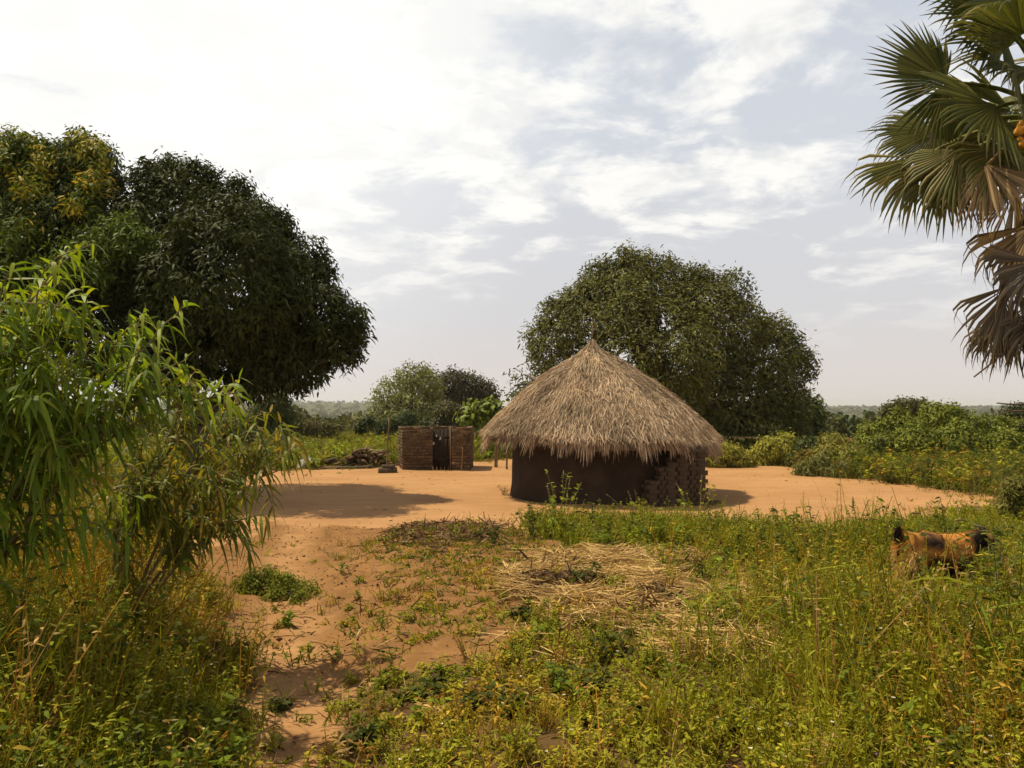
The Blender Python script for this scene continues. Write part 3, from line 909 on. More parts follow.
# ================================================================== brick shelter
def shelter():
    x0 = (402.5 - 512) / FPX * 28.8; x1 = (471 - 512) / FPX * 28.8
    yf = 28.8
    z0 = float(H((x0 + x1) / 2, yf)) - 0.03
    o = empty('brick_shelter', (x0, yf, z0), 'small roofless shelter of mud bricks with a dark doorway', 'shelter')

    def wall(name, a, b, hgt, thick=0.16, miss=0.0):
        a = np.array(a, float); b = np.array(b, float)
        l = np.linalg.norm(b - a); d = (b - a) / l; an = math.atan2(d[1], d[0])
        mb = MB()
        cc = (a + b) / 2
        box(mb, (cc[0], cc[1], hgt / 2 - 0.03), (l - 0.02, thick - 0.022, hgt - 0.06), an, col=(0.065, 0.042, 0.026))
        ch = 0.112
        for i in range(int(round(hgt / ch))):
            u = -0.14 if i % 2 else 0.0
            while u < l - 0.02:
                s = max(u, 0.0); e = min(u + 0.28, l)
                if e - s > 0.05 and not (i >= int(round(hgt / ch)) - 1 and RNG.random() < miss):
                    p = a + d * (s + e) / 2
                    box(mb, (p[0] + RNG.normal() * 0.004, p[1] + RNG.normal() * 0.004, (i + 0.5) * ch), (e - s - 0.012, thick + RNG.normal() * 0.006, ch - 0.016), an + RNG.normal() * 0.02, 0.005, brick_col(), bev=0.008)
                u += 0.28
        return mb.build(name, M['brick'], o)
    w = x1 - x0
    hgt = 1.57
    xd0 = (433 - 402.5) / FPX * 28.8; xd1 = (452 - 402.5) / FPX * 28.8
    wall('front_wall', (0.0, 0), (xd0, 0), hgt, 0.16, 0.4)
    wall('front_wall', (xd1, -0.05), (w, -0.05), hgt - 0.02, 0.16, 0.4)
    wall('side_wall', (0.07, 0.10), (-0.33, 1.75), hgt, 0.16, 0.1)
    wall('side_wall', (w - 0.08, 0.06), (w - 0.08, 1.75), hgt, 0.16)
    wall('back_wall', (-0.32, 1.85), (w, 1.85), hgt, 0.16)
    for k in range(5):                                     # dark boards added to stand in for the shade inside the opening
        pw = (xd1 - xd0) / 5
        mb = MB()
        box(mb, (xd0 + pw * (k + 0.5), 0.11, hgt * 0.48), (pw - 0.008, 0.03, hgt * 0.95 - RNG.random() * 0.03), 0, 0.002, (0.030, 0.022, 0.016))
        if k == 0: shade_panel = mb
        else:
            shade_panel.add(mb.v[0], mb.q[0], None, mb.c[0])
    box(shade_panel, ((xd0 + xd1) / 2, 0.085, 0.4), (xd1 - xd0 - 0.02, 0.025, 0.09), 0, 0.002, (0.035, 0.026, 0.018))
    box(shade_panel, ((xd0 + xd1) / 2, 0.085, 1.2), (xd1 - xd0 - 0.02, 0.025, 0.09), 0, 0.002, (0.035, 0.026, 0.018))
    shade_panel = shade_panel.build('shade_panel', M['painted'], o)
    # small pale marks on the dark boards
    for px, py, s in ((436.5, 436, 0.055), (440, 438.5, 0.07), (433.5, 443.5, 0.06)):
        q = at(px, py, yf + 0.07)
        mb = MB()
        box(mb, (q[0] - x0, 0.078, q[2] - z0), (s, 0.022, s * 1.4), 0, 0.006, (0.62, 0.60, 0.52), bev=0.01)
        mb.build('pale_mark', M['painted'], shade_panel)
    # doorway post
    mb = MB()
    tube(mb, [(xd1 - 0.045, -0.08, -0.05), (xd1 - 0.04, -0.08, 0.8), (xd1 - 0.05, -0.08, hgt + 0.03)], [0.03, 0.028, 0.024], 7, (0.34, 0.25, 0.15))
    mb.build('door_post', M['wood'], o, smooth=True)


shelter()


def pole(name, label, px, d, ytop, r, cat, lean=0.0, forks=(), mat='wood', bend=0.04):
    b = gpt(px, d)
    t = at(px + lean, ytop, d)
    o = empty(name, tuple(b), label, cat)
    mb = MB()
    p = limb_path(b - np.array([0, 0, 0.1]), t, 7, bend)
    tube(mb, p, np.linspace(r, r * 0.65, 7), 7)
    rebase(mb, b).build('shaft', M[mat], o, smooth=True)
    for (f, dx, dy, dz, l) in forks:
        mb = MB()
        s = p[int(f * 6)]
        e = s + nrm(np.array([dx, dy, dz])) * l
        tube(mb, limb_path(s, e, 5, 0.08), np.linspace(r * 0.6, r * 0.3, 5), 6)
        rebase(mb, b).build('branch', M[mat], o, smooth=True)
    return o


pole('leaning_stick', 'thin pale stick leaning on the front of the brick shelter', 461, 28.45, 447, 0.022, 'stick', 1.5)
pole('tall_stake', 'tall dark stake standing upright behind a pale cut log', 386.5, 28.3, 418, 0.035, 'stake', 2.5, [(0.85, 0.3, 0, 1, 0.12)])
pole('forked_post', 'thick forked post standing under the left eave of the hut', 496, 30.0, 432, 0.07, 'post', 1, [(0.5, 0.5, 0, 1, 0.3), (0.7, -0.5, 0, 0.9, 0.25)])
pole('slim_post', 'slim post with a short crossbar beside the hut wall', 507, 29.0, 434, 0.04, 'post', 0, [(0.5, 1, 0, 0.12, 0.3), (0.5, -1, 0, 0.1, 0.12), (0.55, 0.7, 0, 1, 0.4)])
pole('garden_post', 'weathered post in the greenery right of the brick shelter', 473, 33, 428, 0.06, 'post', 0, [])

# --- logs and firewood along the far edge of the yard
def log(name, label, a, b, r, col, cat='log', endcol=None):
    a = np.asarray(a, float); b = np.asarray(b, float)
    o = empty(name, tuple(a), label, cat)
    mb = MB()
    p = limb_path(a, b, 7, 0.08)
    tube(mb, p, r * np.array([0.97, 1.03, 1, 0.98, 1.02, 1, 0.95]), 10, col)
    rebase(mb, a).build('bark', M['bark'], o, smooth=True)
    if endcol is not None:
        d = nrm(p[-1] - p[-2]); d0 = nrm(p[0] - p[1])
        for q, dd in ((p[-1], d), (p[0], d0)):
            mb = MB(); tube(mb, [q, q + dd * 0.006], [r * 0.9, r * 0.88], 10, endcol)
            rebase(mb, a).build('cut_face', M['painted'], o)
    return o


g = gpt(388.5, 27.6)
log('cut_log', 'short dark log lying at the foot of the tall stake', g + np.array([-0.33, -0.05, 0.09]), g + np.array([0.30, 0.03, 0.09]), 0.11, (0.1, 0.07, 0.05), endcol=(0.30, 0.2, 0.12))
log('cut_log', 'split pale log resting on top of the short dark log', g + np.array([-0.20, -0.03, 0.235]), g + np.array([0.24, 0.0, 0.24]), 0.05, (0.4, 0.3, 0.2), endcol=(0.5, 0.38, 0.24))
g = gpt(352, 29.2)
log('flat_log', 'long flat log lying on the bare earth below the firewood', g + np.array([-0.55, 0.0, 0.05]), g + np.array([0.75, 0.15, 0.05]), 0.065, (0.2, 0.14, 0.09), endcol=(0.45, 0.33, 0.2))
g = gpt(328, 29.5)
log('crooked_log', 'dark crooked log lying in the debris at the yard edge', g + np.array([-0.8, 0.0, 0.10]), g + np.array([0.35, 0.0, 0.30]), 0.09, (0.1, 0.07, 0.05), endcol=(0.3, 0.2, 0.12))


def cloth(label, px, d, w, hgt, col):
    b = gpt(px, d)
    mb = MB()
    n = 22
    u = np.linspace(-1, 1, n); X, Y = np.meshgrid(u, u)
    rr = np.hypot(X, Y)
    Z = hgt * np.clip(1 - rr ** 2, 0, 1) ** 0.6 * (0.5 + 0.9 * fbm(X * 2.2 + 9, Y * 2.2, 81)) + 0.02 + (fbm(X * 6, Y * 6 + 3, 83) - 0.5) * 0.10 * hgt / 0.3
    idx = np.arange(n * n).reshape(n, n)
    q = np.stack([idx[:-1, :-1], idx[:-1, 1:], idx[1:, 1:], idx[1:, :-1]], -1).reshape(-1, 4)
    mb.add(np.stack([X * w / 2 + (fbm(X * 3, Y * 3, 85) - .5) * 0.3 * w, Y * w / 3, np.maximum(Z, 0.01)], -1).reshape(-1, 3), q, None, col)
    o = mb.build('cloth', M['painted'], smooth=True)
    o.location = tuple(b)
    tag(o, label, 'cloth')


cloth('crumpled pale grey cloth lying at the weedy yard edge', 308, 29.7, 0.8, 0.36, (0.30, 0.28, 0.25))

mb = MB()
tube(mb, limb_path((0, -0.6, 0), (0, 0.6, 0), 6, 0.06), np.array([0.95, 1.05, 1, 0.95, 1, 0.85]) * 0.034, 7, (0.16, 0.10, 0.06))
proto = mb.build('firewood_stick', M['wood'], link=False, smooth=True)
pb = gpt(366, 30.6)
first = True
for i in range(110):
    while True:
        u, v = RNG.uniform(-1, 1), RNG.uniform(0, 1)
        if v < (1 - u * u) ** 0.7: break
    b = proto if first else proto.copy(); first = False
    COL.objects.link(b)
    s = RNG.uniform(0.7, 1.6)
    b.scale = (s, RNG.uniform(0.7, 1.15), s)
    b.location = (pb[0] + u * 0.72, pb[1] + RNG.normal() * 0.08, pb[2] + 0.03 + v * 0.62)
    b.rotation_euler = (RNG.normal() * 0.05, RNG.random() * 6.28, RNG.normal() * 0.5)
    tag(b, 'brown stick in the firewood heap left of the brick shelter', 'firewood', 'firewood sticks heaped at the yard edge')

# ================================================================== weeds, grass, straw (ground cover)
GREEN = np.array((0.120, 0.156, 0.012)); LIME = np.array((0.245, 0.240, 0.017)); YEL = np.array((0.36, 0.23, 0.03)); RUST = np.array((0.27, 0.135, 0.024)); DRY = np.array((0.52, 0.35, 0.13)); DEEP = np.array((0.062, 0.072, 0.012))


def sample_wedge(n, d0, d1, xr=0.74, pad=1.5, power=1.0):
    """random spots on the land, closer ones denser"""
    u = RNG.random(n)
    if power == 1.0: d = d0 + (d1 - d0) * u
    else: d = (d0 ** power + (d1 ** power - d0 ** power) * u) ** (1 / power)
    x = RNG.uniform(-1, 1, n) * (xr * d + pad)
    return x, d


def zone(x, y):
    """how thick the growth is here, 0 to 1"""
    b, yd, sp = bare(x, y)
    st = sstep(-0.3, 0.5, polydist(x, y, STRAWP))
    v = (1 - yd) * (1 - 0.96 * sp)
    v = v * (1 - 0.84 * st)
    patch = sstep(0.30, 0.55, fbm(np.asarray(x) * 0.8, np.asarray(y) * 0.8, 91))
    v = v * (0.36 + 0.64 * patch)
    return v, st, sp, yd


def palette(x, y, n):
    px = 512 + x / y * FPX
    a = fbm(x * 0.5, y * 0.5, 95)[:, None]; b = RNG.random((n, 1))
    mix = np.clip(a * 1.6 - 0.3 + RNG.normal(size=(n, 1)) * 0.22, 0, 1)
    col = GREEN * (1 - mix) + LIME * mix
    yl = sstep(0.48, 0.85, fbm(x * 1.1 + 7, y * 1.1, 97) + RNG.normal(size=n) * 0.18)[:, None]
    yl = yl * (0.75 - 0.3 * sstep(560, 760, px))[:, None]
    col = col * (1 - yl) + YEL * yl
    # the left bank is dry and rusty higher up
    left = (sstep(300, 200, px) * sstep(4.4, 6.2, y))[:, None] * np.clip(0.75 + RNG.normal(size=(n, 1)) * 0.35, 0, 1)
    rust = YEL * 0.55 + RUST * 0.45
    col = col * (1 - left * 0.7) + rust * left * 0.7
    # the strip in front of the hut is fresh green
    band = (sstep(8.5, 10.5, y) * sstep(500, 560, px))[:, None]
    col = col * (1 - band * 0.6) + (GREEN * 0.6 + LIME * 0.4) * band * 0.6
    return col * np.exp(RNG.normal(size=(n, 1)) * 0.18)


def hscale(x, y):
    px = 512 + x / y * FPX
    left = sstep(290, 190, px)
    right = sstep(680, 850, px)
    h = 0.38 + 0.36 * left + 0.04 * right * sstep(9, 6, y) + 0.34 * (fbm(x * 1.1, y * 1.1, 99) - 0.5) * 2
    h = h * (1 - 0.34 * np.exp(-((x - 3.9) / 1.1) ** 2 - ((y - 6.6) / 0.9) ** 2))
    h = h * (1 - 0.48 * sstep(250, 300, px) * sstep(820, 700, px) * sstep(10.5, 9.5, y))
    h = h * (1 - 0.55 * sstep(-1.0, -0.1, polydist(x, y, SPARSE)))
    near = sstep(5.5, 3.5, y)
    h = h * (1 - 0.25 * near)
    band = sstep(9, 11, y) * sstep(500, 560, px)
    h = h * (1 - band) + band * (0.34 + 0.2 * (fbm(x * 1.3, y * 1.3, 101) - 0.5))
    return np.maximum(h, 0.12)


def leafy(n, d0, d1, stems, per, ll, lw, hmul, name, label, mat, power=1.0, reg=None, hfix=None, cols=None, clump=None):
    if reg is None:
        x, y = sample_wedge(n, d0, d1, power=power)
        v, st, sp, yd = zone(x, y)
        if clump is not None: v = v * sstep(clump, clump + 0.08, fbm(x * 1.6 + 11, y * 1.6, 151))
        k = RNG.random(n) < v
        x, y = x[k], y[k]
    else: x, y = reg(n)
    n = len(x)
    h = (hscale(x, y) if hfix is None else hfix) * hmul * np.clip(np.exp(RNG.normal(size=n) * 0.38) * 0.78, 0.25, 1.7)
    if cols is None: col = palette(x, y, n)
    else:
        cols = np.asarray(cols); col = cols[RNG.integers(len(cols), size=n)] * np.exp(RNG.normal(size=(n, 1)) * 0.2)
    mb = MB()
    z = H(x, y)
    B = np.stack([x, y, z], -1)
    # stems
    S = np.repeat(B, stems, 0) + np.stack([RNG.normal(size=n * stems) * 0.03, RNG.normal(size=n * stems) * 0.03, np.zeros(n * stems)], -1)
    D = nrm(np.stack([RNG.normal(size=n * stems) * 0.38, RNG.normal(size=n * stems) * 0.38, np.ones(n * stems)], -1))
    hl = np.repeat(h, stems) * RNG.uniform(0.6, 1.1, n * stems)
    cs = np.repeat(col, stems, 0)
    strips(mb, S, D, perp(D, 2.0), hl, 0.006 + 0.0006 * np.repeat(y, stems), (1, 0.8, 0.4), 0.08, cs * np.array([0.9, 0.75, 0.7]))
    # leaves along the stems
    m = n * stems
    t = np.clip(RNG.beta(1.6, 1.1, (m, per)), 0.08, 1.0)
    c = S[:, None] + D[:, None] * (hl[:, None] * t)[..., None]
    c[:, :, 2] -= hl[:, None] * 0.08 * t ** 2
    az = RNG.random((m, per)) * 6.283
    LD = np.stack([np.cos(az), np.sin(az), RNG.uniform(-0.3, 0.7, (m, per))], -1)
    LD = nrm(LD).reshape(-1, 3); c = c.reshape(-1, 3)
    cl = np.repeat(cs, per, 0) * (0.85 + 0.3 * t.reshape(-1, 1))
    tip = (RNG.random(len(cl)) < 0.03)[:, None]
    cl = np.where(tip, cl * 0.3 + YEL * 0.9, cl)
    q = len(c)
    big = np.repeat(np.repeat(1 + 0.045 * (y - 4), stems), per)
    strips(mb, c, LD, perp(LD, 0.5), ll * RNG.uniform(0.5, 1.35, q) * big, lw * RNG.uniform(0.6, 1.3, q) * big, (0.2, 1, 0.75, 0.1), RNG.uniform(0, 0.5, q), cl)
    o = mb.build(name, M[mat])
    tag(o, label, 'weeds', kind='stuff')


leafy(17000, 2.6, 17.0, 4, 11, 0.036, 0.015, 1.0, 'weeds', 'leafy green and yellow weeds covering the near ground', 'weed', 1.35)
leafy(8500, 2.6, 13.0, 5, 15, 0.024, 0.008, 1.2, 'weeds', 'fine leaved yellowing weeds between the leafy ones', 'weed', 1.3)


def blades(n, d0, d1, per, ll, lw, name, label, mat='weed', cols=None, hmul=1.0, power=1.35, reg=None, tilt=0.42, droop=0.35, cat='grass'):
    x, y = sample_wedge(n, d0, d1, power=power) if reg is None else reg(n)
    if reg is None:
        v, st, sp, yd = zone(x, y)
        k = RNG.random(len(x)) < v
        x, y = x[k], y[k]
    n = len(x)
    hh = hscale(x, y) * hmul if ll is None else np.full(n, ll)
    if cols is None: col = palette(x, y, n) * np.array([1.15, 1.1, 1.0])
    else:
        cols = np.asarray(cols); col = cols[RNG.integers(len(cols), size=n)] * np.exp(RNG.normal(size=(n, 1)) * 0.15)
    B = np.stack([x, y, H(x, y)], -1)
    m = n * per
    Pp = np.repeat(B, per, 0) + np.stack([RNG.normal(size=m) * 0.035, RNG.normal(size=m) * 0.035, np.zeros(m)], -1)
    D = nrm(np.stack([RNG.normal(size=m) * tilt, RNG.normal(size=m) * tilt, np.ones(m)], -1))
    Lg = np.repeat(hh, per) * RNG.uniform(0.5, 1.25, m)
    mb = MB()
    strips(mb, Pp, D, perp(D, 3.0), Lg, lw * (1 + 0.06 * np.repeat(y, per)) * RNG.uniform(0.6, 1.3, m), (0.8, 1, 0.75, 0.1), droop * RNG.uniform(0.1, 1.6, m), np.repeat(col, per, 0))
    o = mb.build(name, M[mat])
    tag(o, label, cat, kind='stuff')
    return o


leafy(2600, 3.0, 13.0, 5, 16, 0.055, 0.026, 1.35, 'weeds', 'dark broad leaved weeds standing in clumps', 'weed', 1.3, cols=[DEEP, DEEP * 1.3, GREEN * 0.9, GREEN], clump=0.50)
leafy(1500, 3.0, 9.0, 3, 9, 0.05, 0.012, 1.75, 'weeds', 'tall thin weeds going to seed above the others', 'weed', 1.2, cols=[YEL, LIME, DRY * 0.7, RUST * 0.8], clump=0.42)
blades(8000, 2.6, 16.0, 9, None, 0.0065, 'grass', 'green grass tufts growing among the weeds')
blades(4200, 2.6, 15.0, 6, None, 0.0035, 'dry_grass', 'dry yellow grass stems standing among the weeds', 'straw', [DRY * 0.8, DRY, YEL, RUST], 1.2, tilt=0.4)


def right_front(n):
    x, y = sample_wedge(n * 4, 3.6, 9.5, power=1.3)
    px = 512 + x / y * FPX
    k = (px > 640) & (RNG.random(len(x)) < zone(x, y)[0] * sstep(0.48, 0.6, fbm(x * 1.3 + 3, y * 1.3, 161)))
    return x[k][:n], y[k][:n]


blades(520, 0, 0, 7, 0.62, 0.0075, 'grass', 'taller grass clumps in the weeds on the right', cols=[GREEN, LIME, LIME * 0.9, YEL * 0.8], reg=right_front, tilt=0.3, droop=0.5)


def reg_poly(poly, jitter=0.3):
    poly = np.array(poly)
    lo, hi = poly.min(0), poly.max(0)

    def f(n):
        x = RNG.uniform(lo[0], hi[0], n * 3); y = RNG.uniform(lo[1], hi[1], n * 3)
        k = polydist(x, y, poly) + RNG.normal(size=n * 3) * jitter > 0
        return x[k][:n], y[k][:n]
    return f


# sparse sprigs on the bare mound
blades(1100, 0, 0, 9, 0.075, 0.009, 'sprigs', 'small green sprigs scattered over the bare mound', cols=[GREEN, LIME, DEEP * 1.3, YEL * 0.8], reg=lambda n: reg_poly(P((385, 533), (540, 533), (585, 560), (560, 605), (480, 640), (400, 650), (370, 620), (395, 570)))(n), tilt=0.8)
def margin(n):
    q = np.array(YARD); lo, hi = q.min(0) - 0.5, q.max(0) + 0.5
    x = RNG.uniform(lo[0], hi[0], n * 12); y = RNG.uniform(lo[1], hi[1], n * 12)
    d = polydist(x, y, YARD)
    k = (d > -0.2) & (RNG.random(n * 12) < np.exp(-np.maximum(d, 0) / 0.45) * sstep(0.35, 0.6, fbm(x * 0.9, y * 0.9, 171)))
    return x[k][:n], y[k][:n]


blades(1100, 0, 0, 8, 0.16, 0.008, 'sprigs', 'short grass creeping in from the margin of the yard', cols=[GREEN, LIME, YEL * 0.7, DRY * 0.6], reg=margin, tilt=0.6)
# trampled straw on the mound
def straw():
    mb = MB()
    x, y = reg_poly(STRAWP, 0.5)(17000)
    n = len(x)
    pk = fbm(x * 1.5, y * 1.5, 111)
    k = RNG.random(n) < sstep(0.40, 0.60, pk)
    x, y, pk = x[k], y[k], pk[k]; n = len(x)
    a = (fbm(x * 1.2, y * 1.2, 113) - 0.5) * 13 + 0.4 + RNG.normal(size=n) * 0.55
    D = nrm(np.stack([np.cos(a), np.sin(a), RNG.normal(size=n) * 0.12 + 0.03], -1))
    pz = H(x, y) + 0.02 + RNG.random(n) * 0.13 * sstep(0.35, 0.7, pk)
    Pp = np.stack([x, y, pz], -1)
    Lg = RNG.uniform(0.15, 0.55, n)
    pal = np.array([DRY, DRY * 0.85, (0.56, 0.40, 0.17), (0.42, 0.265, 0.095), (0.28, 0.165, 0.06)])
    strips(mb, Pp - D * (Lg * 0.5)[:, None], D, perp(D, 0.8), Lg, RNG.uniform(0.005, 0.011, n), (0.7, 1, 1, 0.5), RNG.uniform(-0.05, 0.08, n), pal[RNG.integers(5, size=n)])
    o = mb.build('straw', M['straw'])
    tag(o, 'trampled dry straw lying over the mound', 'straw', kind='stuff')
    # brown withered litter along the brow of the mound
    mb = MB()
    for poly, cnt in ((P((388, 533), (440, 524), (500, 527), (515, 542), (440, 556), (395, 548)), 1700), (P((510, 575), (560, 560), (600, 575), (590, 600), (530, 600)), 900), (P((640, 560), (720, 552), (800, 575), (780, 592), (700, 585)), 900), (P((620, 600), (680, 596), (700, 615), (640, 622)), 500)):
        x, y = reg_poly(poly, 0.2)(cnt)
        n = len(x)
        D = nrm(RNG.normal(size=(n, 3)) * np.array([1, 1, 0.45]) + np.array([0, 0, 0.12]))
        Pp = np.stack([x, y, H(x, y) + RNG.random(n) * 0.10], -1)
        pal = np.array([(0.10, 0.055, 0.028), (0.15, 0.085, 0.04), (0.07, 0.042, 0.022), (0.19, 0.12, 0.055)])
        strips(mb, Pp, D, perp(D, 1.5), RNG.uniform(0.06, 0.28, n), RNG.uniform(0.008, 0.03, n), (0.4, 1, 0.8, 0.2), RNG.uniform(-0.1, 0.5, n), pal[RNG.integers(4, size=n)])
    x, y = sample_wedge(16000, 2.6, 14, power=1.3)
    b_, yd_, sp_ = bare(x, y)
    k = RNG.random(len(x)) < (1 - yd_) * (0.75 - 0.15 * sp_)
    x, y = x[k], y[k]; n = len(x)
    D = nrm(RNG.normal(size=(n, 3)) * np.array([1, 1, 0.35]) + np.array([0, 0, 0.10]))
    pal = np.array([(0.12, 0.065, 0.028), (0.20, 0.12, 0.05), (0.08, 0.045, 0.02), (0.30, 0.19, 0.08), (0.14, 0.11, 0.03)])
    strips(mb, np.stack([x, y, H(x, y) + RNG.random(n) * 0.05], -1), D, perp(D, 1.5), RNG.uniform(0.04, 0.22, n), RNG.uniform(0.004, 0.016, n), (0.4, 1, 0.8, 0.2), RNG.uniform(-0.1, 0.4, n), pal[RNG.integers(5, size=n)])
    x, y = reg_poly(YARD, 0.0)(900)
    n = len(x)
    D = nrm(RNG.normal(size=(n, 3)) * np.array([1, 1, 0.1]) + np.array([0, 0, 0.05]))
    strips(mb, np.stack([x, y, H(x, y) + 0.008], -1), D, perp(D, 0.3), np.exp(RNG.normal(size=n) * 0.5) * 0.06, RNG.uniform(0.008, 0.03, n), (0.4, 1, 0.8, 0.2), -0.05, pal[RNG.integers(5, size=n)])
    o = mb.build('litter', M['straw'])
    tag(o, 'withered brown plant litter on the bare earth and between the weeds', 'litter', kind='stuff')


straw()

# clods and pebbles on path and mound
def clods():
    mb = MB()
    x, y = reg_poly(SPARSE, 0.3)(4500)
    x2, y2 = reg_poly(YARD, 0.0)(260)
    x = np.concatenate([x, x2]); y = np.concatenate([y, y2])
    n = len(x)
    r = np.exp(RNG.normal(size=n) * 0.5) * 0.0075
    oct_ = np.array([(1, 0, 0), (0, 1, 0), (-1, 0, 0), (0, -1, 0), (0, 0, .8), (0, 0, -.8)], float)
    v = oct_[None] * r[:, None, None] * RNG.uniform(0.6, 1.4, (n, 6, 1))
    a = RNG.random(n) * 6.28
    vx = v[:, :, 0] * np.cos(a)[:, None] - v[:, :, 1] * np.sin(a)[:, None]; vy = v[:, :, 0] * np.sin(a)[:, None] + v[:, :, 1] * np.cos(a)[:, None]
    v = np.stack([vx + x[:, None], vy + y[:, None], v[:, :, 2] + (H(x, y) + r * 0.4)[:, None]], -1)
    f = np.array([(0, 1, 4), (1, 2, 4), (2, 3, 4), (3, 0, 4), (1, 0, 5), (2, 1, 5), (3, 2, 5), (0, 3, 5)])
    t = f[None] + (np.arange(n) * 6)[:, None, None]
    c = np.array([(0.20, 0.105, 0.045), (0.28, 0.16, 0.07), (0.13, 0.07, 0.03)])[RNG.integers(3, size=n)]
    mb.add(v.reshape(-1, 3), None, t.reshape(-1, 3), np.repeat(c, 6, 0))
    o = mb.build('clods', M['painted'])
    tag(o, 'small clods and pebbles on the bare earth', 'clods', kind='stuff')


clods()

# tall grass: right of the yard, beyond the yard on the left, the far fields
def tallgrass(poly, n, per, h, lw, cols, label, jit=0.6, tilt=0.25, droop=0.3):
    x, y = reg_poly(poly, jit)(n)
    n = len(x)
    cols = np.asarray(cols)
    g = np.clip(fbm(x * 0.35, y * 0.35, 121) * 1.5 - 0.25 + RNG.normal(size=n) * 0.15, 0, 0.999) * (len(cols) - 1)
    a = g.astype(int); f = (g - a)[:, None]
    col = cols[a] * (1 - f) + cols[np.minimum(a + 1, len(cols) - 1)] * f
    m = n * per
    hh = np.repeat(h * (0.6 + 0.8 * fbm(x * 0.5, y * 0.5, 123)), per) * RNG.uniform(0.5, 1.15, m)
    Pp = np.repeat(np.stack([x, y, H(x, y)], -1), per, 0) + np.stack([RNG.normal(size=m) * 0.10, RNG.normal(size=m) * 0.10, np.zeros(m)], -1)
    D = nrm(np.stack([RNG.normal(size=m) * tilt, RNG.normal(size=m) * tilt, np.ones(m)], -1))
    mb = MB()
    strips(mb, Pp, D, perp(D, 3.0), hh, lw * RNG.uniform(0.6, 1.3, m), (0.7, 1, 0.7, 0.1), droop * RNG.uniform(0, 1.5, m), np.repeat(col * np.exp(RNG.normal(size=(n, 1)) * 0.15), per, 0))
    o = mb.build('tall_grass', M['weed'])
    tag(o, label, 'grass', kind='stuff')


OL = [(0.085, 0.09, 0.022), (0.15, 0.145, 0.03), (0.10, 0.105, 0.025), (0.20, 0.16, 0.045), (0.10, 0.075, 0.03)]
GP = [gnd(*p) for p in ((800, 466), (850, 477), (930, 487), (1000, 497), (1050, 503))] + [(26, 20), (30, 30), (22, 36), (12, 34), (10.3, 31)]
tallgrass(GP, 9000, 9, 0.85, 0.016, OL, 'tall olive grass on the right beyond the yard', 0.5, 0.45, 0.6)
GP = [gnd(*p) for p in ((150, 474), (240, 472), (290, 469), (395, 465), (480, 460))] + [(0.2, 36), (0.5, 44), (0, 60), (-20, 60), (-24, 30)]
tallgrass(GP, 6500, 8, 0.95, 0.032, [(0.13, 0.125, 0.025), (0.22, 0.20, 0.042), (0.17, 0.165, 0.032), (0.28, 0.24, 0.065)], 'sunlit tall grass in the field behind the firewood', 0.5, 0.4, 0.5)
GP = [gnd(*p) for p in ((470, 460), (520, 458), (620, 457), (720, 458), (790, 465))] + [(14, 31), (16, 44), (8, 46), (-0.8, 44)]
tallgrass(GP, 3200, 8, 0.7, 0.03, [(0.08, 0.09, 0.025), (0.11, 0.12, 0.03), (0.06, 0.075, 0.02)], 'grass behind the hut under the great tree', 0.4)
GP = [gnd(*p) for p in ((-60, 640), (150, 560), (235, 500), (180, 477), (-60, 480))] + [(-16, 22), (-9, 10)]
tallgrass(GP, 2600, 9, 0.75, 0.014, [(0.17, 0.14, 0.03), (0.23, 0.155, 0.035), (0.12, 0.115, 0.028)], 'dry rusty grass on the left bank', 0.3, 0.35)

leafy(2600, 0, 0, 4, 12, 0.075, 0.030, 1.0, 'weeds', 'leafy weeds mixed into the tall grass on the right', 'weed', reg=reg_poly([gnd(*p) for p in ((800, 465), (850, 477), (930, 488), (1000, 498), (1050, 504))] + [(26, 20), (30, 30), (22, 36), (12, 34), (10.3, 31)], 0.5), hfix=0.7, cols=[GREEN * 0.9, LIME * 0.9, DEEP, YEL * 0.7])
leafy(1500, 0, 0, 4, 12, 0.085, 0.032, 1.0, 'weeds', 'leafy weeds along the far edge of the yard and in the field', 'weed', reg=reg_poly([gnd(*p) for p in ((150, 474), (240, 472), (290, 469), (395, 465), (480, 460))] + [(0.2, 36), (0.5, 40), (0, 48), (-20, 48), (-24, 30)], 0.4), hfix=0.6, cols=[GREEN, LIME, LIME * 0.9, GREEN * 1.2])

# ================================================================== single plants of the foreground
def sprig(name, label, px, d, h, n_st, per, ll, lw, cols, group=None, cat='plant', spread=0.3, mat='weed', prof=(0.2, 1, 0.75, 0.1), seedhead=False, base=None):
    b = gpt(px, d) if base is None else np.asarray(base, float)
    o = empty(name, tuple(b), label, cat, group)
    st = MB(); lf = MB()
    cols = np.asarray(cols, float)
    for i in range(n_st):
        tip = b + np.array([RNG.normal() * spread * h, RNG.normal() * spread * h, h * RNG.uniform(0.65, 1.0)])
        pth = limb_path(b + np.array([RNG.normal() * 0.04, RNG.normal() * 0.04, -0.02]), tip, 8, 0.12)
        tube(st, pth, np.linspace(0.0032, 0.0015, 8) * (1 + h) * (0.45 if name == 'broad_grass' else 1), 5, (0.2, 0.2, 0.06))
        t = np.clip(RNG.beta(1.5, 1.0, per), 0.12, 1) * 7
        ii = np.minimum(t.astype(int), 6); f = (t - ii)[:, None]
        c = pth[ii] * (1 - f) + pth[np.minimum(ii + 1, 7)] * f
        az = RNG.random(per) * 6.283
        D = nrm(np.stack([np.cos(az), np.sin(az), RNG.uniform(-0.1, 0.8, per)], -1))
        strips(lf, c, D, perp(D, 0.5), ll * RNG.uniform(0.6, 1.3, per), lw * RNG.uniform(0.6, 1.3, per), prof, RNG.uniform(0, 0.5, per), cols[RNG.integers(len(cols), size=per)])
    rebase(st, b).build('stem', M['stem'], o, smooth=True)
    rebase(lf, b).build('foliage', M[mat], o)
    return o


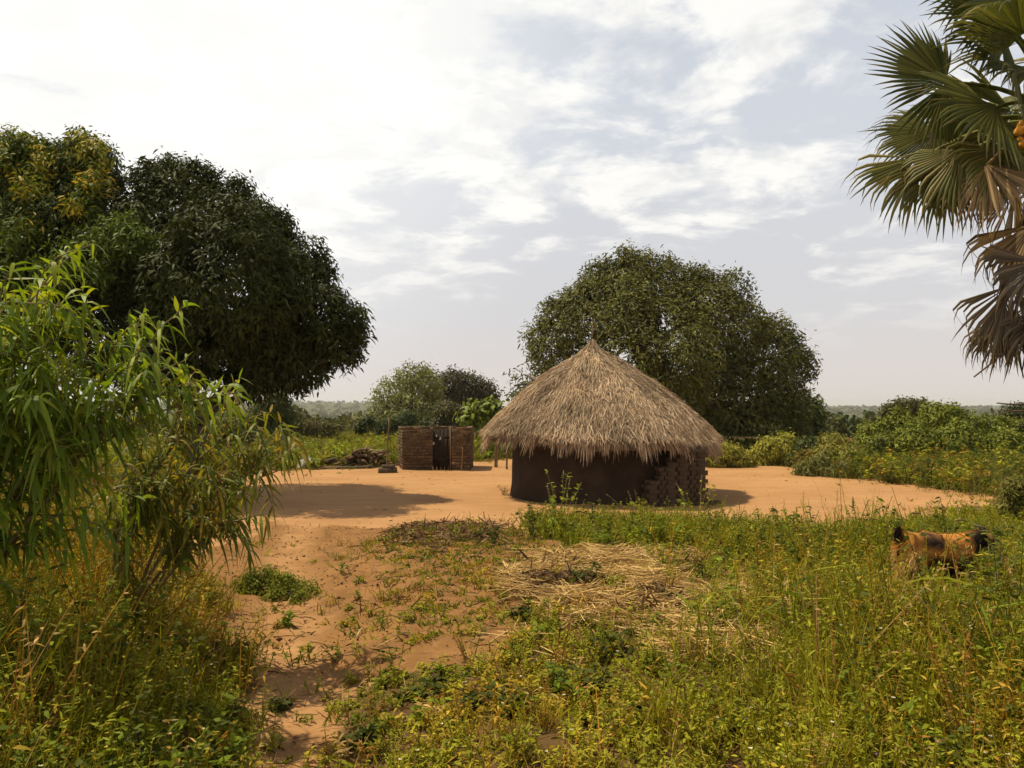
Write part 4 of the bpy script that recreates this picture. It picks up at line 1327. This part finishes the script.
sprig('leafy_weed', 'tall leafy weed standing before the dark hut wall', 560, 13.6, 1.05, 7, 22, 0.075, 0.036, [GREEN * 1.1, LIME * 1.2, LIME], spread=0.26)
sprig('leafy_weed', 'airy weed with round leaves by the right end of the bricks', 697, 13.6, 0.95, 5, 12, 0.07, 0.045, [LIME * 1.2, LIME], spread=0.26)
sprig('leafy_weed', 'dry thin weed in front of the middle of the hut wall', 640, 15.3, 0.75, 8, 8, 0.05, 0.015, [YEL, DRY * 0.6, LIME], spread=0.4)
sprig('leafy_weed', 'bushy bluish green weed on the brow left of the green strip', 533, 11.6, 0.55, 9, 26, 0.075, 0.032, [DEEP * 1.4, GREEN, GREEN * 1.2])
sprig('leafy_weed', 'dark leaved weed beside the trampled straw', 770, 9.0, 0.5, 9, 26, 0.075, 0.038, [DEEP, DEEP * 1.3, GREEN])
sprig('leafy_weed', 'upright green weed standing in the trampled straw', 665, 8.4, 0.36, 7, 22, 0.07, 0.022, [GREEN * 1.1, LIME])
sprig('leafy_weed', 'tall dark weed between goat and trampled straw', 823, 8.8, 0.55, 6, 24, 0.06, 0.03, [DEEP * 1.2, GREEN])
sprig('leafy_weed', 'small dark sprig on the bare brow of the mound', 492, 10.8, 0.28, 6, 18, 0.06, 0.03, [DEEP, GREEN * 0.8])
sprig('broad_grass', 'clump of broad grass blades at the lower right', 1000, 4.6, 0.72, 9, 7, 0.34, 0.016, [LIME, GREEN * 1.2], spread=0.2, prof=(0.7, 1, 0.7, 0.08))
sprig('broad_grass', 'clump of arching grass blades below the trampled straw', 705, 6.0, 0.5, 8, 6, 0.34, 0.015, [GREEN * 1.1, LIME * 1.05], spread=0.22, prof=(0.7, 1, 0.7, 0.08))
sprig('broad_grass', 'clump of bluish grass blades in the bottom foreground weeds', 800, 5.2, 0.62, 9, 6, 0.32, 0.014, [GREEN * 1.1, LIME], spread=0.2, prof=(0.7, 1, 0.7, 0.08))
sprig('dry_tuft', 'small dry tuft at the left foot of the hut wall', 504, 20.9, 0.28, 9, 10, 0.07, 0.015, [DRY * 0.5, YEL * 0.5, GREEN * 0.7], spread=0.5)
sprig('low_weed', 'low spreading weed just beyond the stick on the path', 345, 9.2, 0.16, 5, 14, 0.05, 0.02, [GREEN, DEEP * 1.3], spread=0.8)

sprig('leafy_weed', 'bushy weeds hiding the head of the goat', 992, 6.8, 0.66, 16, 30, 0.055, 0.02, [GREEN, LIME, DEEP * 1.2], spread=0.28)

# low rounded bush beside the path
bush('low_bush', 'low rounded green bush growing on the bare earth beside the path', [(285, 590, 18, 8.5), (262, 585, 18, 8.6), (305, 597, 14, 8.4), (245, 592, 15, 8.5), (275, 602, 14, 8.3), (300, 604, 12, 8.2)], 1000, 9, 0.045, 0.020,
     [(0.13, 0.155, 0.018), (0.21, 0.215, 0.026), (0.085, 0.105, 0.015)], thr=0.2, freq=5, mat='weed', spread=0.035, colf=3.0)


# seed heads that stand above the weeds against the yard
def seedhead(px, d, ytop, lean, label, ln=0.16, col=(0.24, 0.17, 0.06)):
    b = gpt(px, d); t = at(px + lean, ytop, d)
    o = empty('seed_head', tuple(b), label, 'seed head')
    st = MB(); pth = limb_path(b, t, 9, 0.05)
    tube(st, pth, np.linspace(0.004, 0.002, 9), 5, (0.2, 0.17, 0.06))
    rebase(st, b).build('stem', M['stem'], o)
    sp_ = MB()
    dd = nrm(np.array([lean * 0.02 + 0.01, 0, 1.0]) if abs(lean) < 8 else np.array([np.sign(lean) * 0.9, 0, 0.5]))
    pts = t + dd * np.linspace(0, ln, 6)[:, None]; pts[:, 2] -= np.linspace(0, 1, 6) ** 2 * ln * (0.5 if abs(lean) >= 8 else 0)
    tube(sp_, pts, np.array([0.004, 0.011, 0.013, 0.013, 0.010, 0.003]), 6, col)
    N = 150
    k = RNG.integers(5, size=N)
    D = nrm(dd + RNG.normal(size=(N, 3)) * 0.6)
    strips(sp_, pts[k] + (pts[k + 1] - pts[k]) * RNG.random((N, 1)), D, perp(D), 0.022, 0.003, (0.6, 1, 0.3), 0, col)
    rebase(sp_, b).build('spike', M['straw'], o)


seedhead(853, 11, 509, 0, 'upright brown seed head standing out against the yard')
seedhead(930, 8.5, 514, -9, 'seed head bending left above the back of the goat', 0.10)
seedhead(945, 8.5, 521, 10, 'seed head bending right above the back of the goat', 0.13)

# little stick on the path
mb = MB()
g0 = np.array(gnd(356, 640)); g1 = np.array(gnd(362, 632))
a = np.array([g0[0], g0[1], H(*g0) + 0.02]); b_ = np.array([g1[0], g1[1], H(*g1) + 0.03])
tube(mb, limb_path(a, b_, 5, 0.1), np.linspace(0.008, 0.005, 5), 6, (0.45, 0.33, 0.18))
tag(mb.build('twig', M['painted']), 'small pale twig lying on the path', 'twig')

# tiny flowers over the weeds
def flowers():
    mb = MB()
    x, y = sample_wedge(1500, 2.6, 8, power=1.4)
    v, _, _, _ = zone(x, y); k = RNG.random(len(x)) < v * 0.5
    x, y = x[k], y[k]; n = len(x)
    z = H(x, y) + hscale(x, y) * RNG.uniform(0.75, 1.1, n)
    col = np.array([(0.62, 0.58, 0.42), (0.6, 0.45, 0.06), (0.5, 0.44, 0.25), (0.3, 0.18, 0.4)])[RNG.choice(4, n, p=[.5, .25, .23, .02])]
    for i in range(5):
        az = i * 1.257 + RNG.random(n)
        D = nrm(np.stack([np.cos(az), np.sin(az), np.full(n, 0.4)], -1))
        strips(mb, np.stack([x, y, z], -1), D, perp(D, 0.3), RNG.uniform(0.006, 0.012, n), 0.008, (0.5, 1, 0.5), 0.1, col)
    tag(mb.build('flowers', M['weed']), 'tiny pale and yellow flowers dotted over the weeds', 'flowers', kind='stuff')


flowers()

# ================================================================== long leaved shrubs on the left
def long_shrub(label, base, tips, ll, lw, cols, r=0.02, per=26, twigs=5, start=0.35, sag=0.10):
    b = np.asarray(base, float)
    o = empty('long_leaved_shrub', tuple(b), label, 'shrub')
    lf = MB()
    cols = np.asarray(cols, float)

    def dress(pth, n, s0, sc):
        m = len(pth)
        t = np.linspace(s0, 1, n) * (m - 1)
        ii = np.minimum(t.astype(int), m - 2); f = (t - ii)[:, None]
        c = pth[ii] * (1 - f) + pth[ii + 1] * f
        ax = nrm(pth[ii + 1] - pth[ii])
        az = np.arange(n) * 2.4 + RNG.random() * 6
        u = nrm(np.cross(ax, np.array([0.1, 0.2, 1.0]))); w = np.cross(ax, u)
        rad = u * np.cos(az)[:, None] + w * np.sin(az)[:, None]
        D = nrm(rad * 0.9 + ax * 0.55 + RNG.normal(size=(n, 3)) * 0.2)
        g = RNG.random(n)
        col = cols[RNG.integers(len(cols), size=n)] * np.exp(RNG.normal(size=(n, 1)) * 0.15)
        strips(lf, c, D, perp(D, 0.45), ll * RNG.uniform(0.55, 1.2, n) * sc, lw * RNG.uniform(0.7, 1.2, n) * sc, (0.25, 0.8, 1.0, 0.85, 0.5, 0.05), RNG.uniform(0.0, 1.5, n), col)
    for (tip, w_) in tips:
        tip = np.asarray(tip, float)
        st = MB()
        pth = limb_path(b + RNG.normal(size=3) * np.array([0.06, 0.06, 0]), tip, 12, 0.14, sag)
        tube(st, pth, np.linspace(r * w_, 0.004, 12), 6, (0.2, 0.15, 0.08))
        dress(pth, int(per * w_), start, 1.0)
        for k in range(twigs):
            j = RNG.integers(4, 11)
            l = np.linalg.norm(tip - b) * RNG.uniform(0.12, 0.26)
            dr_ = nrm(nrm(pth[j] - pth[j - 1]) * 0.8 + RNG.normal(size=3) * 0.6 + np.array([0, 0, 0.1]))
            tw = limb_path(pth[j], pth[j] + dr_ * l, 6, 0.12, 0.06)
            tube(st, tw, np.linspace(0.006, 0.0025, 6), 5, (0.2, 0.16, 0.08))
            dress(tw, int(per * 0.5), 0.2, 0.92)
        rebase(st, b).build('branch', M['stem'], o, smooth=True)
    rebase(lf, b).build('foliage', M['shrub_leaf'], o)


G1 = [(0.145, 0.22, 0.018), (0.19, 0.26, 0.022), (0.105, 0.165, 0.016), (0.24, 0.275, 0.026)]
G2 = [(0.13, 0.16, 0.02), (0.18, 0.19, 0.024), (0.09, 0.12, 0.016), (0.24, 0.18, 0.028)]
b = gpt(-110, 4.6)
T = [(at(60, 300, 4.3), 1.1), (at(170, 372, 4.5), 1.0), (at(45, 345, 4.1), 1.0), (at(205, 395, 4.5), 0.9), (at(5, 300, 4.2), 1.1), (at(35, 285, 4.4), 1.1), (at(95, 318, 4.5), 1.1), (at(140, 350, 4.4), 1.1),
     (at(20, 320, 4.8), 1.2), (at(-5, 270, 4.3), 1.2), (at(75, 370, 4.2), 1.1), (at(110, 400, 4.3), 1.0), (at(-35, 280, 4.6), 1.1), (at(60, 440, 4.1), 0.9), (at(20, 385, 4.0), 1.0), (at(-20, 340, 4.2), 1.1), (at(-10, 410, 4.3), 1.0), (at(150, 392, 4.6), 1.0), (at(120, 345, 4.7), 1.0)]
long_shrub('tall shrub with long drooping bright green leaves arching in from the left', b, T, 0.165, 0.026, G1, 0.016, 40, 10, 0.45, 0.10)
b = gpt(112, 5.6)
T = [(at(265, 445, 5.8), 1.0), (at(240, 470, 5.5), 1.0), (at(200, 420, 5.7), 1.0), (at(160, 410, 5.6), 1.0), (at(280, 470, 5.6), 0.9), (at(255, 425, 5.9), 0.8), (at(285, 445, 6.0), 0.7), (at(215, 445, 5.4), 0.9), (at(225, 520, 5.3), 0.9), (at(130, 440, 5.4), 0.9), (at(180, 470, 5.2), 1.0), (at(235, 400, 6.0), 0.9), (at(190, 385, 5.8), 0.8), (at(150, 480, 5.2), 0.8)]
long_shrub('smaller shrub with yellowish narrow leaves leaning over the yard', b, T, 0.155, 0.024, G2, 0.016, 34, 8, 0.35)

# ================================================================== palm
def palm():
    d = 9.0
    ctr = at(1068, 118, d)
    bx, by = ctr[0] + 0.15, ctr[1]
    base = np.array([bx, by, float(H(bx, by))])
    o = empty('fan_palm', tuple(base), 'tall fan palm with green fans over a skirt of dead brown leaves', 'palm')
    mb = MB()
    pts = limb_path(base - np.array([0, 0, 0.2]), ctr + np.array([0, 0, 0.2]), 14, 0.02)
    rad = np.linspace(0.30, 0.22, 14) * (1 + 0.06 * np.sin(np.arange(14) * 2.2)); rad[0] = 0.42
    tube(mb, pts, rad, 14, (0.14, 0.12, 0.10))
    rebase(mb, base).build('trunk', M['bark'], o, smooth=True)

    def fan(O, A, N, Rr, span, droop, cols, name, ns=46, tear=0.06, plab=None, wav=0.05):
        A = nrm(np.asarray(A, float)); N = np.asarray(N, float); N = nrm(N - A * (N @ A)); B = np.cross(N, A)
        lf = MB()
        th = np.linspace(-span / 2, span / 2, ns)
        pitch = span / ns
        rr = np.array([0.03, 0.30, 0.60, 0.74, 0.88, 1.0])
        wf = np.array([1, 1, 1, 0.68, 0.36, 0.04])
        cols = np.asarray(cols, float)
        bigt = RNG.random(ns)
        for i, t in enumerate(th):
            if RNG.random() < tear: continue
            dr = A * math.cos(t) + B * math.sin(t)
            sd = -A * math.sin(t) + B * math.cos(t)
            Ri = Rr * (0.72 + 0.28 * math.cos(t * 0.55)) * RNG.uniform(0.88, 1.06)
            dp = np.clip(droop * RNG.uniform(0.35, 1.5), 0, 1.0)
            p = []
            tgt = nrm(dr * (1 - dp) + np.array([0, 0, -1]) * dp + RNG.normal(size=3) * wav)
            for r_, w_ in zip(rr, wf):
                rad_ = Ri * r_
                if r_ <= 0.6: q = O + dr * rad_
                else:
                    e = (r_ - 0.6) / 0.4
                    q = O + dr * Ri * 0.6 + nrm(dr * (1 - e) + tgt * e) * (Ri * (r_ - 0.6))
                q = q + N * (0.05 * Rr * math.cos(t) - 0.10 * Rr * r_ * (t / 1.5) ** 2)
                hw = 0.5 * pitch * min(rad_, Ri * 0.6) * w_ * 1.02
                p += [q - sd * hw, q + N * hw * 0.75, q + sd * hw]
            n = len(rr)
            qd = []
            for k in range(n - 1):
                qd += [(3 * k, 3 * k + 1, 3 * k + 4, 3 * k + 3), (3 * k + 1, 3 * k + 2, 3 * k + 5, 3 * k + 4)]
            c = cols[RNG.integers(len(cols))] * math.exp(RNG.normal() * 0.12)
            cc = np.repeat(c[None], 3 * n, 0)
            # dry tips
            tipc = np.array((0.30, 0.22, 0.10)) if RNG.random() < 0.45 else c
            cc[-6:] = cc[-6:] * 0.45 + tipc * 0.55
            lf.add(np.array(p), qd, None, cc)
        l = rebase(lf, base).build(name, M['palm_leaf'], o)
        pm = MB()
        s = ctr + nrm(O - ctr) * 0.15
        pth = limb_path(s, O, 7, 0.03, 0.08)
        tube(pm, pth, np.linspace(0.035, 0.016, 7), 7, np.asarray(cols[0]) * 1.2)
        rebase(pm, base).build('leaf_stalk', M['painted'], l, smooth=True)
        if plab: l['label'] = plab
        return l
    GR = [(0.085, 0.095, 0.022), (0.11, 0.118, 0.027), (0.14, 0.135, 0.032), (0.07, 0.078, 0.02)]
    YG = [(0.15, 0.145, 0.036), (0.21, 0.175, 0.05), (0.12, 0.125, 0.03)]
    BR = [(0.30, 0.19, 0.085), (0.22, 0.135, 0.06), (0.38, 0.26, 0.13), (0.16, 0.10, 0.05)]
    DK = [(0.12, 0.085, 0.055), (0.17, 0.12, 0.075), (0.09, 0.065, 0.045), (0.22, 0.16, 0.10)]
    V = lambda px, py, dd=d: at(px + 12, py, dd)
    # green fans: where the stalk meets the blade, which way it points, which way the blade faces
    for px, py, dd, A, N, Rr, span, dr in (
            (934, 84, 8.9, (-1, -0.1, 0.08), (0.25, -1, 0.25), 0.98, 3.9, 0.12),
            (982, 108, 8.5, (-0.75, -0.35, -0.28), (0.1, -1, 0.55), 1.02, 4.0, 0.22),
            (988, 22, 8.8, (-0.8, -0.1, 0.10), (0.1, -1, 0.45), 0.98, 4.0, 0.18),
            (924, 132, 9.2, (-0.75, 0.05, -0.38), (0.1, -0.9, 0.6), 0.85, 3.2, 0.42),
            (1010, 40, 8.3, (-0.2, -0.5, 0.1), (0.0, -0.6, 0.8), 0.95, 4.2, 0.30),
            (1040, 5, 8.8, (-0.2, -0.2, 0.9), (0, -1, 0.2), 1.1, 4.4, 0.15),
            (965, -20, 9.2, (-0.7, 0.1, 0.7), (0.3, -1, 0.3), 1.05, 4.0, 0.1),
            (1100, -10, 9, (0.4, -0.2, 0.8), (0, -1, 0.2), 1.1, 4.4, 0.1),
            (1150, 60, 8.9, (0.9, -0.2, 0.3), (0, -1, 0.2), 1.1, 4.2, 0.15),
            (1160, 130, 9.0, (0.8, -0.1, -0.3), (0.2, -1, 0.4), 1.0, 4.0, 0.35),
            (1080, 60, 10.0, (0.1, 0.9, 0.4), (0, -0.5, 0.9), 1.1, 4.2, 0.2),
            (1130, 100, 10.0, (0.6, 0.7, 0.0), (0, -0.5, 0.9), 1.0, 4.2, 0.3),
            (1020, 95, 10.0, (-0.5, 0.8, 0.0), (0, -0.7, 0.8), 1.0, 4.0, 0.3),
            (1005, 0, 8.7, (-0.6, -0.2, 0.5), (0, -1, 0.3), 1.1, 4.2, 0.15),
            (1020, 70, 8.6, (-0.3, -0.4, -0.4), (0.1, -1, 0.5), 0.9, 4.0, 0.35),
            (970, 135, 9.3, (-0.5, 0.1, -0.6), (0.2, -1, 0.3), 1.0, 3.8, 0.5),
            (1000, 110, 9.4, (-0.3, 0.2, -0.5), (0.2, -1, 0.3), 1.0, 3.8, 0.4)):
        fan(V(px, py, dd), A, N, Rr, span, dr, GR, 'fan_leaf')
    for px, py, dd, A, N, Rr, span, dr in (
            (950, 150, 8.7, (-0.35, -0.1, -0.9), (-0.6, -1, 0.0), 0.86, 3.0, 0.75),
            (908, 158, 9.0, (-0.4, 0.0, -0.85), (-0.3, -1, 0.1), 0.92, 2.8, 0.5),
            (935, 165, 8.9, (-0.2, 0.0, -0.95), (-0.1, -1, 0.15), 0.86, 2.6, 0.5),
            (990, 150, 8.6, (-0.15, -0.3, -0.9), (0.2, -1, -0.1), 0.95, 3.0, 0.7),
            (1000, 70, 8.4, (-0.1, -0.3, -0.8), (0.8, -0.7, 0.1), 0.8, 2.2, 0.7)):
        fan(V(px, py, dd), A, N, Rr, span, dr, YG, 'fan_leaf', 36, 0.15, 'yellowing drooping fan leaf')
    for px, py, dd, A, N, Rr, span, dr in (
            (975, 165, 8.4, (-0.15, -0.1, -1), (-0.9, -0.7, 0.0), 0.78, 2.2, 0.9),
            (1022, 225, 8.7, (-0.35, -0.2, -1), (-0.5, -1, 0.0), 0.95, 2.4, 0.85),
            (1000, 190, 8.9, (-0.15, 0.0, -1), (0.4, -1, 0.0), 0.85, 2.0, 0.9),
            (1040, 180, 8.5, (-0.2, -0.2, -1), (0.3, -1, 0.0), 0.9, 2.4, 0.85)):
        fan(V(px, py, dd), A, N, Rr, span, dr, BR, 'fan_leaf', 32, 0.12, 'dead tan fan leaf hanging down', wav=0.14)
    for px, py, dd, A, N, Rr, span, dr in (
            (1000, 285, 8.8, (-0.2, -0.1, -1), (-0.4, -1, 0.0), 0.90, 2.2, 0.9),
            (990, 300, 8.7, (-0.12, -0.1, -1), (0.3, -1, 0.0), 0.80, 1.8, 0.95),
            (982, 318, 8.8, (-0.05, 0.0, -1), (-0.2, -1, 0.0), 0.62, 1.6, 0.95),
            (1025, 262, 8.6, (-0.4, -0.2, -0.7), (0.3, -1, 0.2), 0.95, 2.6, 0.85),
            (1002, 318, 8.9, (-0.25, 0.0, -1), (-0.7, -1, 0.0), 0.75, 2.2, 0.92),
            (1035, 310, 8.7, (-0.1, -0.2, -1), (0.1, -1, 0.0), 0.95, 2.6, 0.9),
            (1060, 300, 8.5, (0.1, -0.3, -1), (0.1, -1, 0.0), 0.95, 2.6, 0.9),
            (1090, 290, 8.7, (0.3, -0.1, -1), (0.4, -1, 0.0), 0.95, 2.6, 0.9),
            (1110, 250, 9.1, (0.6, 0.2, -1), (0.8, -0.5, 0.0), 0.95, 2.6, 0.9),
            (1060, 290, 9.6, (0, 0.5, -1), (0, 1, 0.2), 0.95, 2.6, 0.9)):
        fan(V(px, py, dd), A, N, Rr, span, dr, DK, 'fan_leaf', 34, 0.12, 'dead grey brown fan leaf of the skirt', wav=0.2)
    # bare dead stalks poking from the skirt
    for a_, b_ in (((1040, 300), (962, 377)), ((1045, 395), (985, 403)), ((1050, 410), (992, 413)), ((1040, 245), (985, 262))):
        mb = MB()
        tube(mb, limb_path(V(*a_, 8.9), V(*b_, 8.8), 6, 0.1), np.linspace(0.02, 0.008, 6), 6, (0.16, 0.11, 0.07))
        rebase(mb, base).build('dead_stalk', M['painted'], o, smooth=True)
    # fruit
    for k in range(11):
        px = 1006 + (k % 4) * 6 + RNG.normal() * 1.5; py = 124 + (k // 4) * 9 + RNG.normal() * 1.5
        q = V(px, py, 8.25 + RNG.normal() * 0.05)
        mb = MB()
        zz = np.linspace(-1, 1, 8); r_ = np.sqrt(np.clip(1 - zz ** 2, 0.02, 1)) * 0.046
        tube(mb, np.stack([np.zeros(8), np.zeros(8), zz * 0.048], -1) + q, r_, 12, (0.55, 0.24, 0.03))
        rebase(mb, base).build('fruit', M['painted'], o, smooth=True)


palm()

# ================================================================== goat
def goat():
    gp = gpt(911, 7.1)
    o = empty('goat', tuple(gp), 'brown and black goat standing in the weeds with its tail raised', 'goat')
    V = []; E = []; Rd = []

    def add(p, r, par=None):
        V.append(p); Rd.append(r)
        if par is not None: E.append((par, len(V) - 1))
        return len(V) - 1
    pel = add((0.06, 0, 0.50), (0.125, 0.145))
    rump = add((-0.06, 0, 0.50), (0.10, 0.11), pel)
    loin = add((0.20, 0, 0.49), (0.135, 0.145), pel)
    mid = add((0.34, 0, 0.475), (0.145, 0.155), loin)
    ch = add((0.50, 0, 0.49), (0.125, 0.155), mid)
    sh = add((0.60, 0, 0.52), (0.095, 0.12), ch)
    n1 = add((0.68, 0, 0.575), (0.068, 0.085), sh)
    n2 = add((0.77, 0, 0.605), (0.055, 0.065), n1)
    hd = add((0.85, 0, 0.590), (0.058, 0.066), n2)
    mz = add((0.905, 0, 0.505), (0.040, 0.045), hd)
    ns = add((0.93, 0, 0.45), (0.028, 0.032), mz)
    t1 = add((-0.145, 0, 0.555), (0.03, 0.03), rump)
    t2 = add((-0.165, 0, 0.61), (0.025, 0.022), t1)
    t3 = add((-0.15, 0, 0.68), (0.014, 0.012), t2)
    for s in (-1, 1):
        a = add((-0.02, s * 0.085, 0.41), (0.075, 0.095), rump)
        b = add((0.03, s * 0.095, 0.31), (0.045, 0.06), a)
        c = add((-0.085, s * 0.09, 0.205), (0.024, 0.03), b)
        e = add((-0.06, s * 0.09, 0.06), (0.018, 0.02), c)
        f = add((-0.035, s * 0.09, 0.0), (0.022, 0.026), e)
        dx = 0.05 * s
        a = add((0.52, s * 0.075, 0.36), (0.055, 0.065), ch)
        b = add((0.525 + dx, s * 0.08, 0.22), (0.028, 0.032), a)
        e = add((0.52 + dx * 1.4, s * 0.08, 0.06), (0.018, 0.02), b)
        f = add((0.54 + dx * 1.4, s * 0.08, 0.0), (0.022, 0.026), e)
    me = bpy.data.meshes.new('body'); me.from_pydata(V, E, [])
    ob = bpy.data.objects.new('body', me); COL.objects.link(ob)
    md = ob.modifiers.new('s', 'SKIN'); md.use_smooth_shade = True
    for i, r in enumerate(Rd): me.skin_vertices[0].data[i].radius = (r[0] * 1.12, r[1] * 1.12)
    me.skin_vertices[0].data[pel].use_root = True
    sb = ob.modifiers.new('u', 'SUBSURF'); sb.levels = 2; sb.render_levels = 2
    dg = bpy.context.evaluated_depsgraph_get(); dg.update()
    ev = bpy.data.meshes.new_from_object(ob.evaluated_get(dg))
    bpy.data.objects.remove(ob)
    nv = len(ev.vertices)
    co = np.zeros(nv * 3); ev.vertices.foreach_get('co', co); co = co.reshape(-1, 3)
    no = np.zeros(nv * 3); ev.vertices.foreach_get('normal', no); no = no.reshape(-1, 3)

    def coat(p):
        x, y, z = p[:, 0], p[:, 1], p[:, 2]
        n = fbm(x * 14 + 3, z * 14 + y * 9, 141)
        ora = np.array((0.42, 0.175, 0.034)); tan = np.array((0.52, 0.32, 0.11)); blk = np.array((0.018, 0.013, 0.010)); brn = np.array((0.12, 0.055, 0.02))
        c = np.repeat(ora[None], len(p), 0)

        def put(m, k):
            nonlocal c
            m = np.clip(m, 0, 1)[:, None]; c = c * (1 - m) + k * m
        put(sstep(0.48, 0.40, z + (n - 0.5) * 0.12) * sstep(0.02, 0.10, x), blk)            # dark belly and flank
        put(sstep(0.12, 0.07, np.hypot((x - 0.155) * 0.9, (z - 0.59) * 1.2) + (n - 0.5) * 0.05), blk)     # dark saddle spot
        put(sstep(0.645, 0.67, z) * sstep(-0.05, 0.1, x) * sstep(0.6, 0.5, x), brn)
        put(sstep(0.04, -0.04, x) * sstep(0.10, 0.2, z) * sstep(0.53, 0.48, z + (n - .5) * .1) * (n > 0.35), tan)   # pale breeches
        put((sstep(0.53, 0.66, fbm(x * 8 + 1, z * 8 + y * 6, 147))) * 0.65, brn)
        put(sstep(0.22, 0.16, z), blk)
        put(sstep(-0.135, -0.15, x) * sstep(0.54, 0.58, z), blk)
        put(sstep(0.585, 0.64, x + (n - 0.5) * 0.1) * sstep(0.66, 0.60, z - (x - 0.6) * 0.4 + (n - .5) * .08), blk)   # black throat and chest
        put(sstep(0.80, 0.84, x) * 0.6, brn)
        return c
    ca = ev.color_attributes.new('Col', 'FLOAT_COLOR', 'POINT')
    cc = coat(co)
    ca.data.foreach_set('color', np.concatenate([cc, np.ones((nv, 1))], 1).ravel().astype(np.float32))
    ev.materials.clear(); ev.materials.append(M['painted'])
    body = bpy.data.objects.new('body', ev); COL.objects.link(body); body.parent = o
    # coat of short hair
    mb = MB()
    N = 16000
    i = RNG.integers(nv, size=N)
    p = co[i] + RNG.normal(size=(N, 3)) * 0.010
    D = nrm(no[i] * 0.25 + np.array([-0.7, 0, -0.55]) + RNG.normal(size=(N, 3)) * 0.25)
    lg = RNG.uniform(0.03, 0.065, N) * np.where((p[:, 0] < 0.02) & (p[:, 2] > 0.2) & (p[:, 2] < 0.56), 1.25, 1.0) * np.where(p[:, 2] < 0.2, 0.4, 1) * np.where(p[:, 0] > 0.8, 0.35, 1)
    tl = (p[:, 0] < -0.13) & (p[:, 2] > 0.55)
    D[tl] = nrm(np.array([-0.3, 0, 0.8]) + RNG.normal(size=(tl.sum(), 3)) * 0.45)
    strips(mb, p, D, perp(D, 1.0), lg, 0.0045, (0.7, 1, 0.25), 0.3, coat(p) * np.exp(RNG.normal(size=(N, 1)) * 0.2))
    mb.build('fur', M['straw'], o)
    for s in (-1, 1):
        mb = MB()
        tube(mb, [(0.825, s * 0.05, 0.63), (0.80, s * 0.10, 0.625), (0.775, s * 0.155, 0.59)], [0.016, 0.026, 0.006], 8, (0.14, 0.07, 0.03))
        mb.build('ear', M['painted'], o, smooth=True)
        mb = MB()
        tube(mb, [(0.83, s * 0.028, 0.645), (0.79, s * 0.035, 0.69), (0.735, s * 0.05, 0.705)], [0.015, 0.012, 0.004], 8, (0.15, 0.11, 0.075))
        mb.build('horn', M['painted'], o, smooth=True)
        mb = MB()
        zz = np.linspace(-1, 1, 6)
        tube(mb, np.stack([np.full(6, 0.880), np.full(6, s * 0.050), 0.588 + zz * 0.010], -1), np.sqrt(np.clip(1 - zz ** 2, 0.05, 1)) * 0.010, 8, (0.02, 0.015, 0.01))
        mb.build('eye', M['painted'], o, smooth=True)
    o.rotation_euler = (0, 0, R(7))
    o.scale = (0.84, 0.97, 0.96)


goat()

# ================================================================== dusty air
def haze():
    mb = MB()
    box(mb, (0, 0, 12), (19000, 19000, 76))
    m, t = mat_new('haze')
    pv = t.n('ShaderNodeVolumePrincipled')
    pv.inputs['Color'].default_value = (0.80, 0.82, 0.85, 1)
    pv.inputs['Density'].default_value = 0.00015
    pv.inputs['Anisotropy'].default_value = 0.2
    t.n('ShaderNodeOutputMaterial', inp={1: pv.outputs[0]})
    o = mb.build('haze', m)
    tag(o, 'thin dusty haze over the whole plain', 'haze', kind='stuff')


haze()
